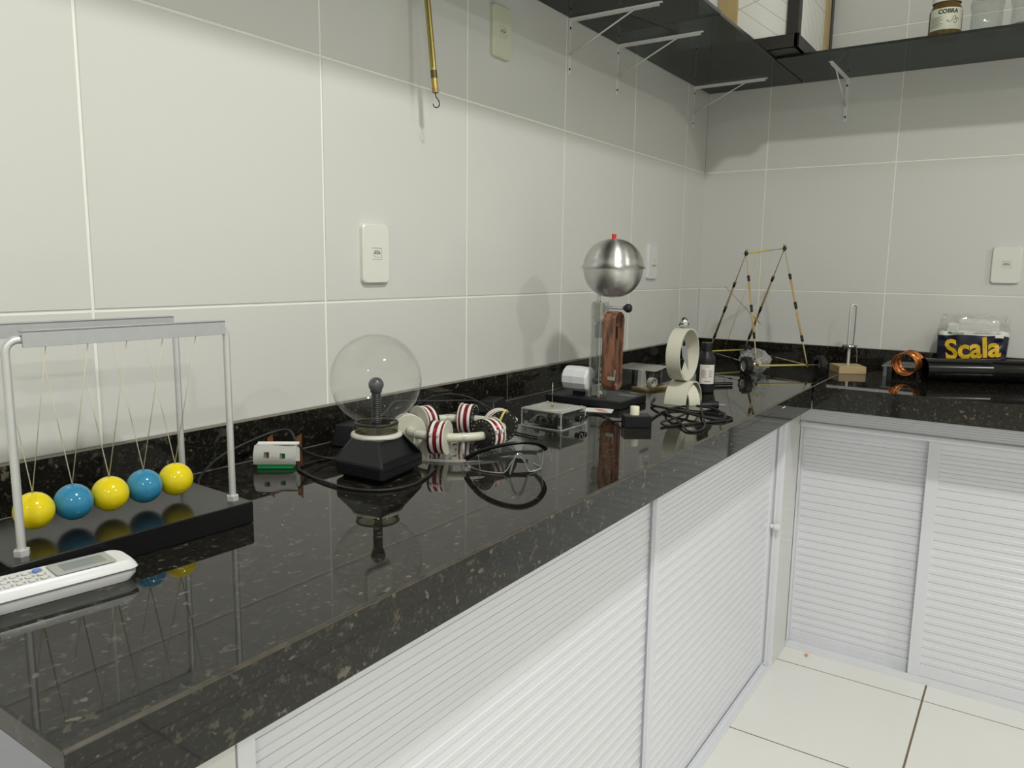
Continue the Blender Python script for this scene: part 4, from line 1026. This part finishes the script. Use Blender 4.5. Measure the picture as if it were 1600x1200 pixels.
# ------------------------------------------------------------------ wooden block stand
def block_stand():
    c = [V((-.155, -.532)), V((-.236, -.580)), V((-.193, -.655)), V((-.108, -.612))]; o = sum(c, V((0, 0)))/4
    t = thing('wooden_block_stand', 'small wooden block holding an upright bent metal rod', 'stand', (o.x, o.y, .9003))
    b = nb(); add_prism(b, [tuple(p-o) for p in c], 0, .0242); bmesh.ops.bevel(b, geom=list(b.edges), offset=.001, segments=2, affect='EDGES'); obj('block', b, M['block'], t)
    b = nb(); add_cyl(b, (-.006, .0, .0242), (-.006, 0, .084), .0048, n=16); obj('post', b, M['alu'], t)
    b = nb(); add_lathe(b, [(.004, .080), (.020, .084), (.0235, .088), (.0220, .092), (.010, .093), (0, .093)], (-.006, 0, 0), None, 32); obj('cup', b, M['steel_dark'], t)
    sd = V((.56, -.827, 0))
    b = nb(); p = V((-.006, 0, 0)); add_tube(b, [p-sd*.004+V((0, 0, .092)), p-sd*.004+V((0, 0, .20)), p-sd*.002+V((0, 0, .219)), p+sd*.006+V((0, 0, .226)), p+sd*.013+V((0, 0, .222))], .0042, 12); obj('bent_rod', b, M['alu'], t)
    b = nb(); add_tube(b, [p+sd*.013+V((0, 0, .220)), p+sd*.0135+V((0, 0, .16)), p+sd*.012+V((0, 0, .092))], .0018, 8, k=2); obj('thin_rod', b, M['steel_dark'], t)
    b = nb(); add_tube(b, [p+sd*.024+V((0, 0, .088)), p+sd*.028+V((0, 0, .06)), p+sd*.028+V((0, 0, .035))], .0005, 6); obj('wire', b, M['alu'], t)
block_stand()

# ------------------------------------------------------------------ acrylic table with copper coil, black pipe
acrylic_table('clear acrylic table under the copper coil on the back worktop', [(-.205, -.702, 0), (-.040, -.700, 0), (-.050, -.800, 0), (-.190, -.842, 0)], .036, [(-.198, -.712), (-.055, -.708), (-.06, -.792), (-.18, -.828)])
def copper_coil():
    ax = V((.80, -.20, .10)).normalized(); R = frame_of(ax); c0 = V((-.264, -.772, .9480)); turns = 8
    b = nb(); pts = []
    for i in range(turns*28+1):
        a = 2*PI*i/28; s = i/28*.0078; pts.append(R@V((.0355*math.cos(a), .0355*math.sin(a), s)))
    add_tube(b, pts, .0018, 8, k=1)
    t = thing('copper_coil', 'coil of bright copper wire lying before the blue bag', 'coil', c0); obj('winding', b, M['copper_wire'], t)
copper_coil()
b = nb(); add_lathe(b, [(.0045, 0), (.0055, .001), (.0055, .006), (.0045, .007), (.0055, .008), (.0050, .016), (0, .0165)], n=20)
o = obj('red_cap', b, M['red']); o.location = (-.183, -.730, .9362); tag(o, 'small red cap on the acrylic table beside the copper coil', 'cap')
def pipe():
    a = V((-.245, -.826, .9365)); e = V((-.085, -1.098, .9370)); d = (e-a).normalized(); R = frame_of(d)
    t = thing('black_pipe', 'black plastic pipe lying on the back worktop before the blue bag', 'pipe', a-V((0, 0, .0355)))
    o = V((0, 0, .0357)); L = (e-a).length
    b = nb(); add_lathe(b, [(.0335, 0), (.0355, 0), (.0355, L*.62), (.0335, L*.62)], o, R, 48)
    for f in b.faces: f.smooth = True
    add_lathe(b, [(.0335, 0), (.0335, L*.62)], o, R, 48); add_lathe(b, [(0, L*.6), (.034, L*.6)], o, R, 48)
    obj('long_section', b, M['lacquer'], t)
    b = nb(); add_lathe(b, [(.0320, L*.60), (.0350, L*.60), (.0356, L*.605), (.0356, L*1.12), (.0320, L*1.12)], o, R, 48); obj('socket_section', b, M['lacquer'], t)
pipe()

# ------------------------------------------------------------------ blue bag
def scala_bag():
    t = thing('plastic_bag', 'navy blue plastic bag with yellow lettering standing behind the black pipe', 'bag', (-.074, -.938, .9003))
    HW = .096; HD = .037
    def surf(th, z):      # outline angle, height -> point ; front faces -x
        ct, st = math.cos(th), math.sin(th); e = .62
        x = math.copysign(abs(ct)**e, ct)*HD; y = math.copysign(abs(st)**e, st)*HW
        k = 1+.05*math.sin(z*38+1)+.03*noise.noise(V((x*30, y*25, z*30)))
        x *= (1-.25*max(0, (z-.10)/.1)); x += .008*noise.noise(V((y*40, z*45, 2.3)))
        return V((x*k, y*(1-.03*math.cos(z*20)), z))
    b = nb(); n1, n2 = 64, 22; zt = .152; rings = []
    for j in range(n2+1):
        L = []
        for i in range(n1):
            th = 2*PI*i/n1; top = zt+.004*math.sin(th*2+.5)+.003*noise.noise(V((math.cos(th)*2, math.sin(th)*2, 1)))
            L.append(b.verts.new(surf(th, .001+(top-.001)*j/n2)))
        rings.append(L)
    for A, B in zip(rings, rings[1:]):
        for i in range(n1):
            f = b.faces.new((A[i], A[(i+1) % n1], B[(i+1) % n1], B[i])); f.smooth = True; zz = f.calc_center_median()
            f.material_index = 0 if zz.z < .138 else 1
            if zz.z < .052 and zz.y < -.03: f.material_index = 2
    b.faces.new(rings[0][::-1])
    obj('printed_film', b, [M['navy'], M['paper'], M['ink_blue']], t)
    # clear crumpled mouth
    b = nb(); rings = []
    for j in range(9):
        L = []
        for i in range(n1):
            th = 2*PI*i/n1; s = j/8; p = surf(th, .150); p.z = .150+s*(.052+.018*noise.noise(V((math.cos(th)*3, math.sin(th)*3, 4))))
            f_ = 1-.25*s*s; p.x *= f_*(1+.22*noise.noise(V((th*4, s*3, 0)))); p.y = p.y*(1-.12*s)+.006*noise.noise(V((th*5, s*4, 7)))
            p.x += .006*noise.noise(V((p.y*90, p.z*70, 3))); L.append(b.verts.new(p))
        rings.append(L)
    for A, B in zip(rings, rings[1:]):
        for i in range(n1): b.faces.new((A[i], A[(i+1) % n1], B[(i+1) % n1], B[i]))
    obj('clear_film', b, M['plastic_film'], t)
    b = nb(); add_box(b, (.002, -.012, .160), (.050, .118, .060), bev=.012, seg=3); add_box(b, (0, .055, .155), (.05, .04, .045), bev=.010, seg=3); obj('contents', b, M['paper'], t, label='white contents')
    def on_front(y, z, off):
        s = min(.999, abs(y)/HW); ct = (1-(s**(2/.62)))**.5; th = math.atan2(math.copysign(s**(1/.62), y), -ct)
        p = surf(th, z); return V((p.x-off, p.y, p.z))
    def put(txt, size, y, z, rot, m, bold=0, shear=0, off=.0012, sx=1):
        tb = text_bm(txt, size, bold, shear)
        bmesh.ops.triangulate(tb, faces=list(tb.faces)); bmesh.ops.subdivide_edges(tb, edges=[e for e in tb.edges if e.calc_length() > .006], cuts=2)
        c, s = math.cos(rot), math.sin(rot)
        map_verts(tb, lambda v: on_front(y-(v.x*sx*c-v.y*s), z+(v.x*sx*s+v.y*c), off)); obj('lettering', tb, m, t)
    put('Scala', .086, -.004, .0965, .13, M['ink_yellow'], bold=.0026, shear=0, sx=.88, off=.0035)
    put('suzano', .013, .040, .1445, .03, M['ink_dark'])
    put('papel para imprimir e copiar', .0062, -.040, .1475, .03, M['ink_dark'])
    b = nb(); bx(b, -.001, .001, -.004, .004, -.003, .003); map_verts(b, lambda v: on_front(.061+v.y, .1445+v.z, .0015+v.x*.3)); obj('logo_mark', b, M['ink_green'], t)
scala_bag()

# ------------------------------------------------------------------ case on the shelf
def case():
    t = thing('display_case', 'black framed wooden case with lined white panes on the corner shelf', 'case', (-.4500, -.4350, 1.8943))
    W_, D_, H_ = .43, .42, .40
    b = nb(); bx(b, .0005, W_-.0005, .0005, D_-.0005, 0, .037)
    bx(b, 0, .012, 0, D_, .0, .038, bev=.001); bx(b, 0, W_, 0, .012, .0, .038, bev=.001); bx(b, W_-.012, W_, 0, D_, 0, .038); bx(b, 0, W_, D_-.012, D_, 0, .038)
    obj('base_frame', b, M['case_black'], t)
    for x0, x1, y0, y1 in ((0, .030, 0, .036), (0, .03, D_-.036, D_), (W_-.028, W_, 0, .03), (W_-.03, W_, D_-.03, D_)):
        b = nb(); bx(b, x0, x1, y0, y1, .038, H_, bev=.0012); obj('corner_post', b, M['case_black'], t)
    b = nb(); bx(b, .002, .024, .190, .250, .038, H_); obj('inner_post', b, M['case_tan'], t, label='raw wooden post')
    b = nb(); bx(b, W_-.075, W_-.028, .004, .022, .038, H_); obj('inner_post', b, M['case_tan'], t, label='raw wooden post')
    b = nb(); bx(b, .012, .015, .036, .190, .038, H_); bx(b, .012, .015, .250, D_-.036, .038, H_); obj('side_pane', b, M['lined'], t)
    b = nb(); bx(b, .030, W_-.075, .012, .015, .038, H_); obj('front_pane', b, M['lined'], t)
    b = nb(); bx(b, 0, W_, 0, D_, H_, H_+.02); obj('top_board', b, M['case_black'], t)
case()
b = nb(); bx(b, -.22, .22, -.11, .11, 0, .12, bev=.004); o = obj('storage_box', b, mat('dark_cardboard', (.035, .032, .03), .6)); o.location = (-1.075, -.165, 1.8943); o.rotation_euler.z = -.05
tag(o, 'dark box seen through the smoked glass of the left shelf', 'box')

# ------------------------------------------------------------------ jars
def jar(loc, kind, label):
    t = thing('glass_jar', label, 'jar', loc, 0, 'jars on the back shelf')
    r = .043
    if kind == 'honey':
        b = nb(); add_lathe(b, [(0, 0), (.036, 0), (r-.001, .004), (r, .010), (r, .074), (r-.004, .086), (.034, .094), (.034, .106)], n=56); obj('glass_body', b, M['honey'], t)
        b = nb(); add_lathe(b, [(.036, .098), (.0375, .099), (.0375, .112), (.036, .114), (0, .114)], n=56); obj('lid', b, M['white_paint'], t)
        va = math.atan2(-1.097-loc[1], -2.9187-loc[0])+.05; half = 1.12; rr = r+.0004
        b = nb(); add_lathe(b, [(rr, .020), (rr, .078)], n=32, a0=va-half, a1=va+half); obj('label_sheet', b, M['label'], t, label='aged paper label')
        def wrap(off_u, z):
            return lambda v: ((rr+.0004)*math.cos(va+(v.x+off_u)/rr), (rr+.0004)*math.sin(va+(v.x+off_u)/rr), z+v.y)
        tb = text_bm('COBRA', .0155, .0007); bmesh.ops.triangulate(tb, faces=list(tb.faces)); map_verts(tb, wrap(.003, .0675)); obj('lettering', tb, M['ink_black'], t)
        b = nb()
        for k in range(8): a0 = va-.95; add_lathe(b, [(rr+.0003, .028+k*.0037), (rr+.0003, .0290+k*.0037)], n=8, a0=a0, a1=a0+.55+.1*(k % 3))
        P_ = [(.000, .040), (.003, .044), (.005, .040), (.009, .039), (.014, .043), (.018, .053), (.023, .054), (.023, .047), (.019, .042), (.020, .036), (.025, .036), (.027, .042), (.024, .049), (.030, .049), (.032, .045)]
        add_tube(b, [((rr+.0006)*math.cos(va+u/rr), (rr+.0006)*math.sin(va+u/rr), z) for u, z in P_], .0005, 5, k=4)
        obj('snake_drawing', b, M['ink_black'], t)
    else:
        b = nb(); add_lathe(b, [(0, .002), (.036, 0), (r-.003, .004), (r-.004, .060), (r, .078), (r-.001, .092), (.034, .102), (.034, .112)], n=56); obj('glass_body', b, clear('jar_glass', (.82, .84, .83), 1, .02, 1.5, haze=.10), t)
        b = nb(); add_lathe(b, [(.035, .103), (.036, .103), (.036, .120), (0, .120)], n=40); obj('lid', b, mat('dull_lid', (.28, .25, .2), .4, .5), t)
        if kind == 'dregs':
            b = nb(); add_lathe(b, [(0, .003), (r-.008, .003), (r-.006, .014), (0, .016)], n=40); obj('sediment', b, mat('dregs', (.28, .22, .10), .5), t)
jar((-.290, -.803, 1.8943), 'honey', 'glass jar of amber honey with a cobra label on the back shelf')
jar((-.290, -.905, 1.8943), 'clear', 'empty clear glass jar on the back shelf right of the labelled jar')
jar((-.290, -1.002, 1.8943), 'dregs', 'clear glass jar with brown residue at the right end of the shelf')

# ------------------------------------------------------------------ crumb on the floor
b = nb(); add_sphere(b, (0, 0, .004), .006, 10, sz=.65); o = obj('crumb', b, M['pebble']); o.location = (-.4435, -.588, .0002); tag(o, 'small orange crumb on the white floor by the corner', 'crumb')
